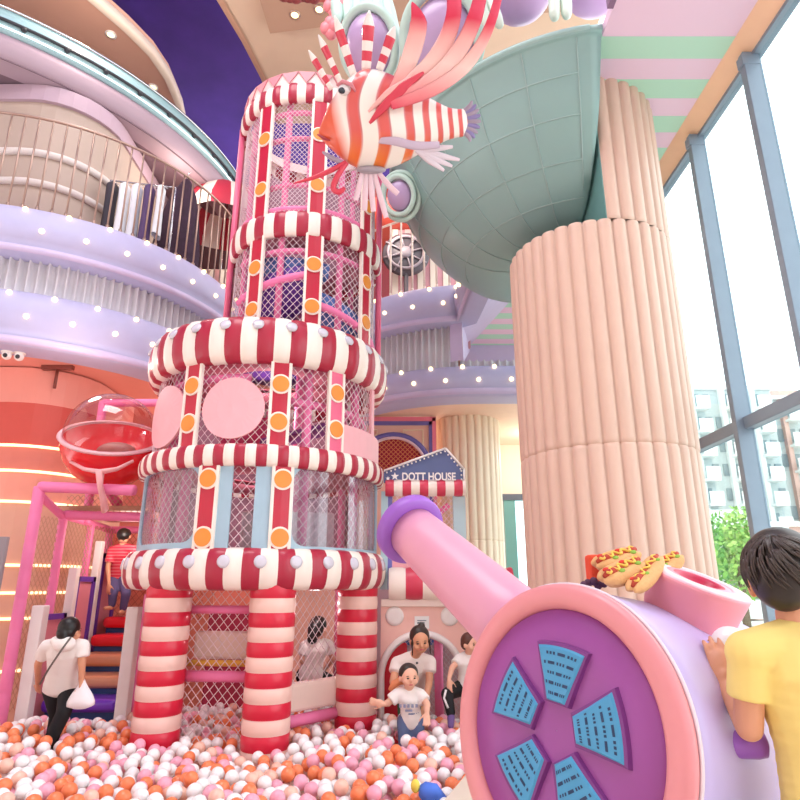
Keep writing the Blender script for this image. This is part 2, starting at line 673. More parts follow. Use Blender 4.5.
# third floor: curved slab with glass parapet
TC, TR = (-9.7, 12.7), 6.0
tp = arc(TC, TR, -95, 20, 70)
slab('ceiling_mauve', tp + [(-5, 16), (-15, 16), (-15, 7)], 9.62, 9.9, M_mauved, 'dark mauve ceiling over the left balcony', 'ceiling')
m = MB()
sweep(m, tp, [(-.35, 9.6), (-.02, 9.62), (.06, 9.72), (.08, 9.9), (.08, 10.02), (0, 10.04), (-.2, 10.04)])
o = m.build('trim_third_floor', M_mauve)
struct(o, 'mauve grey curved floor edge below the glass parapet', 'trim')
M_pale = mat('pale_aqua_glass_rail', '#9DBFC4', .2, coat=.4)
t = thing('glass_parapet', 'long curved pale aqua parapet with chrome rail high at upper left', 'railing', (-5, 9, 10.04))
m = MB()
sweep(m, tp, [(.06, 10.03), (.10, 10.03), (.10, 10.5), (.06, 10.5), (.06, 10.03)])
m.build('glass_panel', M_pale, t)
nn = normals(tp)
MB().tube([V((p[0] + q[0] * .14, p[1] + q[1] * .14, 10.24)) for p, q in zip(tp, nn)], .028, 6).build('handrail', M_dark, t)
MB().tube([V((p[0] + q[0] * .10, p[1] + q[1] * .10, 10.5)) for p, q in zip(tp, nn)], .03, 6).build('top_rail', M_chrome, t)
m = MB()
MB().tube([V((p[0] + q[0] * .11, p[1] + q[1] * .11, 10.13)) for p, q in zip(tp, nn)], .018, 6).build('light_strip', mat('cool_light_strip', '#EFFFFF', .3, emit=.8, var=0), t)
qs = resample(tp, .62)
nq = normals(qs)
first = None
for p, q in zip(qs, nq):
    c = V((p[0] + q[0] * .13, p[1] + q[1] * .13, 10.22))
    if first is None:
        first = MB().ball(c, (.05, .05, .05), nu=8, nv=6).build('rail_clamp', M_dark, t)
        c0 = c
    else:
        d = first.copy()
        COL.objects.link(d)
        d.parent = t
        d.location = c - c0

# ceilings of the atrium
slab('ceiling_night', [(-15, -6), (4, -6), (4, 22), (-15, 22)], 15.2, 15.4, M_night, 'deep blue violet dome ceiling', 'ceiling')
edge = [(-6.6, 8.2), (-5.98, 9.18), (-5.6, 9.85), (-5.33, 10.47), (-5.22, 11.1), (-5.24, 11.9), (-5.4, 12.8), (-6.0, 14)]
slab('ceiling_peach_top', edge + [(-15, 14), (-15, 8.2)], 12.5, 12.9, mat('peach_ceiling_paint', '#E3AF97', .6, scale=2), 'peach ceiling disc at upper left', 'ceiling')
m = MB()
sweep(m, edge, [(-.05, 12.48), (.06, 12.48), (.1, 12.56), (.08, 12.7), (0, 12.8)])
o = m.build('trim_cove', mat('cove_glow_cream', '#F0DCC8', .5))  # cream tone paints in the glow of the cove
struct(o, 'rounded edge of the peach ceiling, cove glow painted cream', 'trim')
be = [(-3.75, 8.4), (-3.49, 9.18), (-3.25, 10.1), (-3.06, 11.08), (-2.98, 12.5)]
slab('ceiling_beige', be + [(4, 12.5), (4, 8.4)], 12.5, 12.8, M_beige, 'beige ceiling above the striped tower', 'ceiling')
m = MB()
sweep(m, be, [(-.08, 12.47), (.05, 12.48), (.06, 12.8)], sgn=-1)
o = m.build('trim_beige_edge', mat('pink_beige_edge', '#C59D84', .5))
struct(o, 'curved edge of the beige ceiling', 'trim')
slab('ceiling_brown', [(-2.72, 8.2), (-2.62, 9.75), (-1.2, 9.55), (4, 9.2), (4, 8.2)], 12.3, 12.49, M_brown, 'darker dropped ceiling with two downlights above the tower', 'ceiling')


def downlight(p, label, r=.06, m=None):
    t = thing('ceiling_downlight', label, 'ceiling light', p)
    x, y, z = p
    MB().lathe([(r * .8, 0), (r * 1.2, 0), (r * 1.25, -.012), (r * .8, -.015)], p, n=16).build('trim_ring', m or M_white, t)
    MB().lathe([(0.001, -.006), (r * .85, -.006), (r * .85, 0), (.001, 0)], p, n=16).build('lamp_lens', M_bulb, t)
    return t


downlight(at(318 / 3.2, 62 / 3.2, 10.0) * 1 if False else V((-5.95, 9.95, 12.5)), 'small round downlight in the peach ceiling, nearer the picture top', .09)
downlight(V((-5.62, 11.35, 12.5)), 'small round downlight in the peach ceiling, just above the glass parapet', .09)
downlight(V((-2.05, 9.32, 12.3)), 'gold ringed downlight in the brown ceiling, nearer the blue dome', .09, M_copper)
downlight(V((-1.56, 9.2, 12.3)), 'gold ringed downlight in the brown ceiling, nearer the fish spines', .09, M_copper)

# ------------------------------------------------------------------ peach ribbed columns
def ribcol(mb, c, r, z0, z1, n, d, a0=0, a1=2 * PI, ph=0):
    k = 8
    N = n * k
    full = abs(a1 - a0 - 2 * PI) < 1e-6
    zs = [z0, z0 + .012, z0 + .04, z1 - .04, z1 - .012, z1]
    ins = [.014, .004, 0, 0, .004, .014]

    def fn(i, j):
        a = a0 + (a1 - a0) * i / N
        t = (i % k) / k
        rr = r - d + d * math.sqrt(max(0, 1 - (2 * t - 1) ** 2)) - ins[j]
        return V((c[0] + rr * cos(a), c[1] + rr * sin(a), zs[j]))
    return mb.grid(fn, N, 5, cu=full)


C1, C1R = (2.165, 6.34), .89
t = thing('ribbed_column', None, None, (C1[0], C1[1], 0))
struct(t, 'thick peach ribbed padded column in front of the windows', 'column')
ribcol(MB(), C1, C1R, .3, 2.9, 36, .05).build('padded_lower_band', M_col, t)
ribcol(MB(), C1, C1R, 2.9, 5.23, 36, .05).build('padded_middle_band', M_col, t)
u = MB()
ribcol(u, C1, C1R, 5.23, 7.05, 18, .05, -PI / 2 - .06, PI / 2 + .06)
u.box((C1[0] - .055, C1[1] - C1R + .04, 5.2), (C1[0] - .03, C1[1] + C1R - .05, 7.05))
u.m = [1 if i >= len(u.m) - 6 else 0 for i in range(len(u.m))]
u.build('padded_upper_band', [M_col, M_teal], t)
m = MB()
m.lathe([(.001, 5.2), (C1R - .05, 5.2), (C1R - .05, 5.235), (.001, 5.235)], (C1[0], C1[1], 0), n=48)
m.build('top_cap', mat('dark_cap', '#6E5A55', .6), t)
C2 = (1.29, 11.55)
t = thing('ribbed_column', None, None, (C2[0], C2[1], 0))
struct(t, 'slimmer cream ribbed column behind the doll house sign', 'column')
ribcol(MB(), C2, .62, .1, 2.4, 26, .04).build('padded_lower_band', mat('cream_padded_vinyl', '#F1DCC2', .45), t)
ribcol(MB(), C2, .62, 2.4, 4.68, 26, .04).build('padded_upper_band', mat('cream_padded_vinyl', '#F1DCC2', .45), t)

# ------------------------------------------------------------------ left coral counter wall with LED lines
def roundrect(x0, x1, y0, y1, r, n=8):
    p = [(x0, y0)]
    p += [(x1 - r + r * sin(R(90 * i / n)), y0 + r - r * cos(R(90 * i / n))) for i in range(n + 1)]
    p += [(x1 - r + r * cos(R(90 * i / n)), y1 - r + r * sin(R(90 * i / n))) for i in range(n + 1)]
    p += [(x0, y1)]
    return p


rr = roundrect(-9, -4.62, 8.3, 11.0, .9)
zs = [0, .6, 1.23, 1.55, 1.9, 2.73, 3.15, 3.5, 4.12, 4.64]
m = MB()
rr2 = rr
for i in range(len(zs) - 1):
    m.prism(rr, (0, 0, zs[i]), (1, 0, 0), (0, 1, 0), zs[i + 1] - zs[i], [3, 3, 3, 3, 3, 2, 1, 0, 4][i])
o = m.build('wall_left', [mat('deep_coral_red', '#D2564B', .5), mat('coral_rose', '#DD8070', .5), mat('pink_salmon', '#EE9F8C', .5), mat('beige_salmon', '#DDAA93', .5), M_coral])
struct(o, 'coral wall with a rounded corner and glowing lines', 'wall')
for k, z in enumerate(zs[1:8]):
    q = roundrect(-9, -4.62, 8.3, 11.0, .9)
    MB().tube([V((p[0] + (.012 if i > 0 else 0), p[1] - .012, z)) for i, p in enumerate(q[1:11])], .02, 6).build('led_line', M_led, o)

# cctv cameras and a sprinkler bar on the coral ceiling
for k, (px, py, Y) in enumerate(((3, 374, 7.7), (16, 373, 7.75))):
    p = at(px, py, Y)
    p.z = 4.66
    t = thing('ceiling_camera', ('white dome camera on coral ceiling, cut by the picture edge' if k == 0 else 'white camera with black lens on the coral ceiling'), 'camera', p)
    MB().lathe([(.001, 0), (.075, 0), (.075, -.03), (.001, -.03)], p, n=16).build('mount', M_white, t)
    MB().ball(p + V((0, 0, -.07)), .06, nu=14, nv=10).build('housing', M_white, t)
    MB().ball(p + V((.01, -.045, -.085)), .03, nu=10, nv=8).build('camera_lens', M_dark, t)
p = at(30, 377, 7.8)
p.z = 4.66
m = MB()
m.lathe([(.001, 0), (.06, 0), (.06, -.015), (.001, -.015)], p, n=14)
tag(m.build('ceiling_downlight', M_bulb, loc=p), 'small oval lamp in the coral ceiling beside the black lens camera', 'ceiling light')
p = at(57, 373, 8.3)
p.z = 4.66
t = thing('hanging_bracket', 'dark brown T shaped bracket on the coral ceiling above the clear dome', 'bracket', p)
M_br = mat('dark_brown_metal', '#7B3A30', .5)
MB().box((p.x - .22, p.y - .04, 4.60), (p.x + .22, p.y + .04, 4.66)).build('plate', M_br, t)
MB().tube([(p.x, p.y, 4.62), (p.x, p.y, 4.32)], .022, 8).build('rod', M_br, t)
# grey panel at the picture's left edge
p = at(2, 574, 6.3)
t = thing('display_board', 'grey upright display board cut off by the left picture edge', 'board', (p.x - .3, 6.3, .0))
MB().box((p.x - .55, 6.28, p.z - .42), (p.x + .0, 6.33, p.z + .36)).build('screen_panel', mat('grey_board', '#8F8388', .5), t, bevel=.01)
MB().box((p.x - .3, 6.3, .0), (p.x - .24, 6.33, p.z)).build('stand', M_steeld, t)

# the rest of the hall, behind the viewer
M_hall = mat('hall_white_plaster', '#EFE4DE', .7, scale=1)
o = MB().box((-15, -6.2, 0), (3.6, -6, 15.2)).build('wall_front', M_hall)
struct(o, 'plain white hall wall behind the viewer', 'wall')
o = MB().box((-15.2, -6.2, 0), (-15, 22, 15.2)).build('wall_far_left', M_hall)
struct(o, 'plain white hall wall at the far left', 'wall')
o = MB().box((-15, 21.8, 0), (4, 22, 15.2)).build('wall_far_back', M_hall)
struct(o, 'plain hall wall at the far back of the upper floors', 'wall')
# ------------------------------------------------------------------ the striped play tower
M_red = mat('crimson_vinyl', '#C4203C', .35, coat=.15)
M_red2 = mat('dusky_red_vinyl', '#B0243F', .38, coat=.15)
M_padw = mat('cream_white_vinyl', '#FBEFE4', .38)
M_pinkw = mat('pale_pink_vinyl', '#F9D3C6', .4)
M_colred = mat('candy_red_vinyl', '#DB2040', .35, coat=.15)
M_pipe = mat('pink_foam_pipe', '#F582B4', .5)
M_piped = mat('pink_pipe_joint', '#EE5E93', .5)
M_pink = mat('soft_pink_panel', '#F6B5BC', .5)
M_blueg = mat('pale_blue_panel', '#A8C6D6', .45)
M_orange = mat('orange_disc', '#F0963C', .4)
M_yell = mat('pale_yellow_disc', '#F2C77A', .4)
M_net = mat('white_net_cord', '#F3E1E6', .7, var=0)
M_purple = mat('purple_plastic', '#6A3FA8', .35)
M_blue = mat('blue_plastic', '#5E7FC4', .35)
M_stud = mat('pearl_stud', '#D5D2DE', .25, coat=.4)

CT = V((-1.6, 7.276, 0))
CU = V((-1.274, 7.49, 0))


def frame(c):
    u = V((-c.x, -c.y, 0)).normalized()
    return u, V((u.y, -u.x, 0)) * 1.0


def cp(c, r, b, z):
    """b degrees from the camera-facing side of the tower, positive to the left"""
    u, l = frame(c)
    return V((c.x, c.y, z)) + (u * cos(R(b)) + l * sin(R(b))) * r


assert frame(CT)[1].x < 0


def patch(mb, c, r, b0, b1, z0, z1, th=.03, m=0, n=None):
    n = n or max(2, int(abs(b1 - b0) / 4))
    ring = [(r, z0), (r + th, z0), (r + th, z1), (r, z1)]
    vs, fs = [], []
    for i in range(n + 1):
        b = b0 + (b1 - b0) * i / n
        vs += [cp(c, q, b, z) for q, z in ring]
    for i in range(n):
        for j in range(4):
            fs.append([i * 4 + j, i * 4 + (j + 1) % 4, i * 4 + 4 + (j + 1) % 4, i * 4 + 4 + j])
    fs += [[0, 1, 2, 3], [n * 4 + 3, n * 4 + 2, n * 4 + 1, n * 4]]
    return mb.add(vs, fs, m, False)


def cdisc(mb, c, r, b, z, rad, th=.02, m=0, n=28, sx=1.0):
    """a disc bent round the tower"""
    vs = []
    for rr, q in ((rad * .5, r + th), (rad, r + th), (rad, r)):
        for i in range(n):
            a = 2 * PI * i / n
            vs.append(cp(c, q, b + math.degrees(rr * sx * cos(a) / r), z + rr * sin(a)))
    vs.append(cp(c, r + th, b, z))
    fs = [[3 * n, i, (i + 1) % n] for i in range(n)]
    for k in (0, 1):
        fs += [[k * n + i, k * n + (i + 1) % n, (k + 1) * n + (i + 1) % n, (k + 1) * n + i] for i in range(n)]
    return mb.add(vs, fs, m, False)


tower = thing('play_tower', 'tall round play tower with red and white striped rings and pink nets', 'play tower', (CT.x, CT.y, 0))

# padded candy striped legs
for (x, y) in [(-2.31, 6.29 + .0), (-1.21, 6.16), (-.46, 7.02)]:
    if x == -2.31:
        x, y = -6.68 * sin(R(19.65)), 6.68 * cos(R(19.65))
    prof, ms = [], []
    z = 0.0
    h = .128
    nb = 13
    for k in range(nb):
        prof += [(.209, k * h), (.2155, k * h + .012), (.218, k * h + h / 2), (.2155, (k + 1) * h - .012)]
    prof.append((.209, nb * h))
    m = MB()
    m.lathe(prof, (x, y, 1.66 - nb * h), n=28, m=lambda i, j: 0 if (j // 4) % 2 == 0 else 1)
    m.build('striped_column', [M_colred, M_pinkw], tower)


def ring(c, r, z0, z1, n, mats, bulge, b0=0, drop=0):
    """padded ring: n stripes, each puffed a little"""
    k = 4
    N = n * k
    H = z1 - z0
    prof = []
    for t in range(9):
        a = -PI / 2 + PI * t / 8
        prof.append((cos(a) ** .7 * bulge if abs(cos(a)) > 1e-6 else 0, z0 + H / 2 + sin(a) * H / 2))
    prof = [(-.06, z0 + .03)] + prof + [(-.06, z1 - .03)]

    def fn(i, j):
        t = (i % k) / k
        pf = .018 * math.sqrt(max(0, 1 - (2 * t - 1) ** 2))
        q, z = prof[j]
        return cp(c, r + q + (pf if 0 < j < 10 else 0), b0 + 360 * i / N, z)
    m = MB()
    m.grid(fn, N, len(prof) - 1, cu=True, m=lambda i, j: (i // k) % 2)
    return m.build('striped_ring', mats, tower)


r2 = ring(CT, 1.30, 1.60, 1.99, 54, [M_red2, M_padw], .13)
r3 = ring(CT, 1.32, 2.76, 2.99, 82, [M_red2, M_padw], .07)
r1 = ring(CT, 1.28, 3.84, 4.36, 52, [M_red2, M_padw], .14)
r4 = ring(CU, .95, 5.68, 6.02, 44, [M_red2, M_padw], .05)
r5 = ring(CU, .95, 7.66, 7.95, 54, [M_red2, M_padw], .05)
for rg, r, z, n, q in ((r2, 1.446, 1.86, 27, .18), (r1, 1.425, 4.24, 26, .5)):
    first = None
    for i in range(n):
        b = -180 + 360 * (i + .5) / n
        if abs(b) > 100:
            continue
        m = MB()
        u, l = frame(CT)
        d = (u * cos(R(b)) + l * sin(R(b)))
        ax = (d + V((0, 0, q))).normalized()
        m.lathe([(.001, .012), (.035, .011), (.058, .004), (.062, -.02)], cp(CT, r, b, z), ax, n=16)
        m.build('stud', M_stud, rg)

# strips with discs
def strip(c, r, b, z0, z1, discs, mm):
    w = math.degrees(.075 / r)
    e = math.degrees(.03 / r)
    m = MB()
    patch(m, c, r, b - w, b + w, z0, z1, .03, 0)
    patch(m, c, r, b - w - e, b - w, z0, z1, .04, 1)
    patch(m, c, r, b + w, b + w + e, z0, z1, .04, 1)
    o = m.build('red_strip', mm, tower)
    for z in discs:
        m = MB()
        cdisc(m, c, r + .03, b, z, .105, .015, 1, sx=1)
        cdisc(m, c, r + .045, b, z, .085, .008, 0, sx=1)
        d = m.build('round_medallion', [M_orange, M_padw], o)


M_pinkst = mat('rose_strip', '#EE6E92', .4)
for b in (23.4, -0 + 0):
    pass
strip(CT, 1.33, 23.4, 1.95, 2.8, (2.08, 2.64), [M_red, M_padw])
strip(CT, 1.33, -7.0, 1.95, 2.8, (2.08, 2.64), [M_red, M_padw])
strip(CT, 1.31, 36.4, 2.95, 3.9, (3.22, 3.62), [M_red, M_padw])
strip(CT, 1.31, -4.0, 2.95, 3.9, (3.22, 3.62), [M_red, M_padw])
strip(CT, 1.31, -31, 2.95, 3.9, (3.22, 3.62), [M_pinkst, M_padw])
for b in (38, -5, -50, 90):
    strip(CU, .95, b, 4.3, 5.72, (4.75, 5.3), [M_red, M_padw])
    strip(CU, .95, b, 5.98, 7.72, (6.4, 7.15), [M_red, M_padw])

# pale blue window frames with clear vinyl on the lower drum
def vinyl(b0, b1, z0, z1, fl, fr, ft=.05):
    """frame of pale blue round a clear sheet, corners rounded on the sheet side"""
    m = MB()
    r = 1.30
    n = 24
    out, inn = [], []
    w = math.degrees(1 / r)
    bi0, bi1 = b0 + fl * w, b1 - fr * w
    zi0, zi1 = z0 + ft, z1 - ft * .4
    rad = .13
    def rr_(b0, b1, z0, z1, rd, sq):
        pts = []
        rw = rd * w
        for cx, cz, a in ((b1 - rw, z1 - rd, 0), (b0 + rw, z1 - rd, 90), (b0 + rw, z0 + rd, 180), (b1 - rw, z0 + rd, 270)):
            for k in range(7):
                t = R(a + 15 * k)
                if sq:
                    dx, dz = cos(t), sin(t)
                    s_ = max(abs(dx), abs(dz))
                    pts.append((cx + rw * dx / s_, cz + rd * dz / s_))
                else:
                    pts.append((cx + rw * cos(t), cz + rd * sin(t)))
        return pts
    O = rr_(b0, b1, z0, z1, rad, True)
    I = rr_(bi0, bi1, zi0, zi1, rad, False)
    # subdivide the long runs so the frame follows the curve
    def dense(pp, k=6):
        out = []
        for i in range(len(pp)):
            a, b = pp[i], pp[(i + 1) % len(pp)]
            for j in range(k):
                out.append((a[0] + (b[0] - a[0]) * j / k, a[1] + (b[1] - a[1]) * j / k))
        return out
    O, I = dense(O), dense(I)
    N = len(O)
    vs = []
    for q, th in ((O, 0), (O, .03), (I, .03), (I, 0)):
        vs += [cp(CT, r + th, b, z) for b, z in q]
    fs = [[k * N + i, k * N + (i + 1) % N, ((k + 1) % 4) * N + (i + 1) % N, ((k + 1) % 4) * N + i] for k in range(4) for i in range(N)]
    m.add(vs, fs, 0, False)
    o = m.build('window_frame', M_blueg, tower)
    p = MB()
    patch(p, CT, r + .01, bi0, bi1, zi0, zi1, .004)
    p.build('clear_vinyl_sheet', M_vinyl, o)


M_vinyl = glass('clear_vinyl', '#f2eef2', .06, .08)
vinyl(72, 27, 1.95, 2.8, .05, .03) if False else vinyl(27.5, 76, 1.95, 2.8, .03, .10, .09)
vinyl(-80, -11.2, 1.95, 2.8, .12, .02, .06)
m = MB()
patch(m, CT, 1.31, 13.5, 19.2, 1.95, 2.8, .03)
m.build('blue_panel', M_blueg, tower)
m = MB()
patch(m, CT, 1.31, -2.8, 4.0, 1.95, 2.8, .03)
m.build('blue_panel', M_blueg, tower)
# pink discs and panel on the upper drum
m = MB()
cdisc(m, CT, 1.31, 16.2, 3.36, .32, .025, sx=1.0)
m.build('pink_disc', M_pink, tower)
m = MB()
cdisc(m, CT, 1.31, 55, 3.36, .34, .025, sx=1.0)
m.build('pink_disc', M_pink, tower)
m = MB()
patch(m, CT, 1.31, -88, -36, 2.97, 3.30, .03)
m.build('pink_panel', M_pink, tower)
m = MB()
patch(m, CT, 1.305, -64, -60, 2.97, 3.9, .03)
m.build('pink_edge_strip', M_pink, tower)

# nets
def cnet(c, r, b0, b1, z0, z1, p=.088, th=.0042):
    m = MB()
    w = R(abs(b1 - b0)) * r
    net_on(m, lambda s, t: cp(c, r, b0 + (b1 - b0) * s / w, z0 + t), w, z1 - z0, p, th)
    return m.build('net', M_net, tower)


cnet(CT, 1.28, 178, -178, 1.95, 2.8)
cnet(CT, 1.28, 178, -178, 2.95, 3.9)
cnet(CU, .92, 178, -178, 4.3, 5.72)
cnet(CU, .92, 178, -178, 5.98, 7.72, .062, .004)
# flat nets between the candy legs
Lc = [V((-6.68 * sin(R(19.65)), 6.68 * cos(R(19.65)), 0)), V((-1.21, 6.16, 0)), V((-.46, 7.02, 0))]
for a, b in ((Lc[0], Lc[1]), (Lc[1], Lc[2])):
    d = (b - a)
    w = d.length
    d.normalize()
    back = V((-d.y, d.x, 0)) * .12
    m = MB()
    net_on(m, lambda s, t: a + d * s + back + V((0, 0, .2 + t)), w, 1.5, .088, .0042)
    m.build('net', M_net, tower)
    f = []
    if a is Lc[0]:
        f = [(1.42, .04, M_pipe, 0), (.82, .052, M_pipe, 0), (.93, .03, mat('yellow_foam_pipe', '#F0B84A', .5), .05)]
    else:
        f = [(.40, .055, M_pipe, -.03)]
    for z, r_, mm, off in f:
        MB().tube([a + d * .15 + back + V((0, off, z)), b - d * .15 + back + V((0, off, z))], r_, 10).build('foam_bar', mm, tower)
    m = MB()
    if a is Lc[0]:
        m.obox((a + b) / 2 + back * 1.8 + V((0, .1, 1.08)), d, (-d.y, d.x, 0), (0, 0, 1), w / 2 - .18, .05, .13)
    else:
        m.obox((a + b) / 2 + back * 1.0 + V((0, .06, .60)), d, (-d.y, d.x, 0), (0, 0, 1), w / 2 - .14, .06, .13)
    m.build('cream_pad', mat('cream_pad_vinyl', '#EFD8CB', .5), tower, bevel=.03)

# pink foam posts and curved bars inside the drums
def post(c, r, b, z0, z1, rad=.05):
    MB().tube([cp(c, r, b, z0), cp(c, r, b, z1)], rad, 10).build('foam_post', M_pipe, tower)


for b in (62, 44, -20, -58, 120, -120, 180):
    post(CT, 1.14, b, .1 if abs(b) > 70 else 1.7, 4.0)
for b in (62, 21, -28, -62, 130, -130):
    post(CU, .86, b, 4.2, 7.8, .042)


def bar(c, r, b0, b1, z, rad=.045, z1=None, m=None, name='curved_bar'):
    n = max(4, int(abs(b1 - b0) / 8))
    z1 = z if z1 is None else z1
    pts = [cp(c, r, b0 + (b1 - b0) * i / n, z + (z1 - z) * i / n) for i in range(n + 1)]
    return MB().tube(pts, rad, 10).build(name, m or M_pipe, tower)


bar(CT, 1.2, 70, 10, 3.72)
bar(CT, 1.14, -10, -100, 3.5)
bar(CT, 1.1, 170, -170, 2.9)
bar(CU, .88, 65, -80, 5.52, .04)
bar(CU, .88, 45, -80, 6.45, .035)
bar(CU, .88, 65, -80, 7.15, .035)
bar(CU, .88, 65, -80, 7.55, .035)
bar(CU, .9, 62, -8, 4.98, .05, 5.22)
bar(CU, .9, -10, -85, 4.82, .05, 4.55)
bar(CU, .88, 85, -85, 6.1, .05)


# spiral slide in violet and blue
def slide(r0, r1, b0, b1, z0, z1, h, m, name):
    n = 24
    g = MB()

    def fn(i, j):
        t = i / n
        b = b0 + (b1 - b0) * t
        z = z0 + (z1 - z0) * t
        q = [(r0, h), (r0 + .03, 0), (r1 - .05, 0), (r1, h), (r1 - .02, h), (r1 - .07, .03), (r0 + .05, .03), (r0 + .02, h)][j]
        return cp(CU, q[0], b, z + q[1])
    g.grid(fn, n, 8, cv=True)
    return g.build(name, m, tower)


slide(.15, .84, 70, -12, 4.85, 5.1, .3, M_purple, 'violet_slide_section')
slide(.2, .84, 110, -20, 5.45, 5.25, .16, M_blue, 'blue_slide_section')
slide(.15, .84, -12, -130, 4.75, 4.35, .28, M_blue, 'blue_slide_section')
slide(.15, .84, -130, -300, 4.35, 4.2, .28, M_purple, 'violet_slide_section')
# decks inside
for c, r, z in ((CT, 1.22, 1.7), (CT, 1.22, 2.84), (CT, 1.22, 4.06), (CU, .86, 5.78)):
    m = MB()
    m.lathe([(.45, z), (r, z), (r, z + .05), (.45, z + .05)], (c.x, c.y, 0), n=40)
    m.build('inner_deck', mat('rose_deck', '#E48A9C', .6), tower)
MB().tube([(CU.x, CU.y, .1), (CU.x, CU.y, 7.8)], .06, 10).build('centre_post', M_pipe, tower)
# pink ramp and panels glimpsed in the drums
m = MB()
m.obox(cp(CT, .5, -40, 3.3), (1, .3, .35), (-.3, 1, 0), (0, 0, 1), .45, .3, .03)
m.build('padded_ramp', mat('violet_pad', '#8C4C9C', .5), tower, bevel=.02)
m = MB()
m.obox(cp(CT, .3, 30, 3.25), (1, 0, 0), (0, 1, 0), (0, 0, 1), .4, .04, .28)
m.build('inner_panel', mat('hot_pink_panel', '#E2507F', .5), tower, bevel=.02)
m = MB()
m.obox(cp(CT, .55, -30, 2.2), (1, .2, 0), (-.2, 1, 0), (0, 0, 1), .5, .05, .22)
m.build('inner_panel', mat('grey_white_pad', '#D8D2D6', .5), tower, bevel=.02)
m = MB()
m.obox(V((-1.75, 7.7, .85)), (1, 0, 0), (0, 1, 0), (0, 0, 1), .5, .05, .55)
m.build('inner_panel', mat('magenta_panel', '#B4304F', .5), tower, bevel=.02)
m = MB()
m.obox(V((-1.32, 7.1, .62)), (1, 0, 0), (0, 1, 0), (0, 0, 1), .16, .05, .4)
m.build('inner_panel', mat('dusk_blue_panel', '#596491', .5), tower, bevel=.02)

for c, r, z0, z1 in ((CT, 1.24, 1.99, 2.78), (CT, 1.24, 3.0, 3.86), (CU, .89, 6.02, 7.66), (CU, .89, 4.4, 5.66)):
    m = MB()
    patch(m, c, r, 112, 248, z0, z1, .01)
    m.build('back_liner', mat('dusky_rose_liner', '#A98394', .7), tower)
# zigzag crown
m = MB()
nz = 27
patch(m, CU, .955, -180, 180, 7.93, 8.12, .012, 1, n=nz * 2)
for i in range(nz):
    b = -180 + 360 * i / nz
    w = 180 / nz
    vs = []
    for q in (.967, .985):
        vs += [cp(CU, q, b - w, 8.13), cp(CU, q, b + w, 8.13), cp(CU, q, b, 7.95)]
    m.add(vs, [[0, 1, 2], [5, 4, 3], [0, 3, 4, 1], [1, 4, 5, 2], [2, 5, 3, 0]], 0, False)
m.build('zigzag_crown', [mat('rose_zigzag', '#DE8E98', .45), mat('pale_zigzag', '#EFD9D4', .45)], tower)
# outer side posts that run beside the upper tower
for b in (84, -86):
    MB().tube([cp(CU, .985, b, 4.3), cp(CU, .985, b, 7.8)], .04, 8).build('red_side_post', M_pinkst, tower)
# ------------------------------------------------------------------ huge grey green half bowl on the peach column
import bmesh
BC = V((2.40, 7.35, 0))
bp = [(.001, 5.62), (.8, 5.62), (1.2, 5.64), (1.52, 5.76), (1.84, 6.02), (2.14, 6.35), (2.33, 6.70), (2.45, 6.93), (2.49, 6.99), (2.53, 7.0), (2.54, 7.05), (2.51, 7.09), (2.45, 7.06), (2.36, 6.95), (2.1, 6.45), (1.8, 6.0), (1.5, 5.9), (1.1, 5.76), (.001, 5.72)]


def smoothprof(p, k=3):
    out = []
    for i in range(len(p) - 1):
        p0, p1, p2, p3 = p[max(0, i - 1)], p[i], p[i + 1], p[min(len(p) - 1, i + 2)]
        for j in range(k):
            t = j / k
            q = []
            for a in (0, 1):
                q.append(.5 * ((2 * p1[a]) + (-p0[a] + p2[a]) * t + (2 * p0[a] - 5 * p1[a] + 4 * p2[a] - p3[a]) * t * t + (-p0[a] + 3 * p1[a] - 3 * p2[a] + p3[a]) * t ** 3))
            out.append((max(.001, q[0]), q[1]))
    out.append(p[-1])
    return out


def cut(o, co_, no, fill=True):
    bm = bmesh.new()
    bm.from_mesh(o.data)
    g = bmesh.ops.bisect_plane(bm, geom=bm.verts[:] + bm.edges[:] + bm.faces[:], plane_co=co_, plane_no=no, clear_outer=True)
    if fill:
        ed = [e for e in g['geom_cut'] if isinstance(e, bmesh.types.BMEdge)]
        bmesh.ops.holes_fill(bm, edges=ed, sides=0)
    bm.to_mesh(o.data)
    bm.free()


bowl = thing('giant_bowl', 'huge grey green half bowl hanging on the big peach column', 'bowl', (BC.x, BC.y, 5.27))
M_bowl = mat('grey_green_resin', '#92B6B2', .3, var=.08, scale=1.5)
m = MB()
m.lathe(smoothprof(bp), (BC.x, BC.y, 0), n=96)
o = m.build('bowl_shell', M_bowl, bowl)
cut(o, V((2.035, 0, 7.1)) - worldloc(bowl), (1, 0, .034))
cut(o, V((0, 8.3, 0)) - worldloc(bowl), (0, 1, 0))
# panel seams
outer = smoothprof(bp[:9], 4)
sm = MB()
for r, z in ((1.52, 5.76), (1.84, 6.02), (2.14, 6.35), (2.33, 6.70)):
    rr = min(outer, key=lambda p: abs(p[1] - z))
    pts = [V((BC.x + (rr[0] + .004) * cos(R(t)), BC.y + (rr[0] + .004) * sin(R(t)), rr[1] - .004)) for t in range(160, 260, 4)]
    sm.tube(pts, .007, 5)
for t in (256, 243, 229, 214, 198, 182):
    pts = [V((BC.x + (r + .004) * cos(R(t)), BC.y + (r + .004) * sin(R(t)), z - .004)) for r, z in outer if r > .75 and BC.x + r * cos(R(t)) < 2.02 and BC.y + r * sin(R(t)) < 8.28]
    if len(pts) > 2:
        sm.tube(pts, .007, 5)
sm.build('panel_seams', mat('pale_seam', '#A6C3BF', .4), bowl)
rimp = [V((BC.x + 2.51 * cos(R(t)), BC.y + 2.51 * sin(R(t)), 7.05)) for t in range(160, 262, 3)]
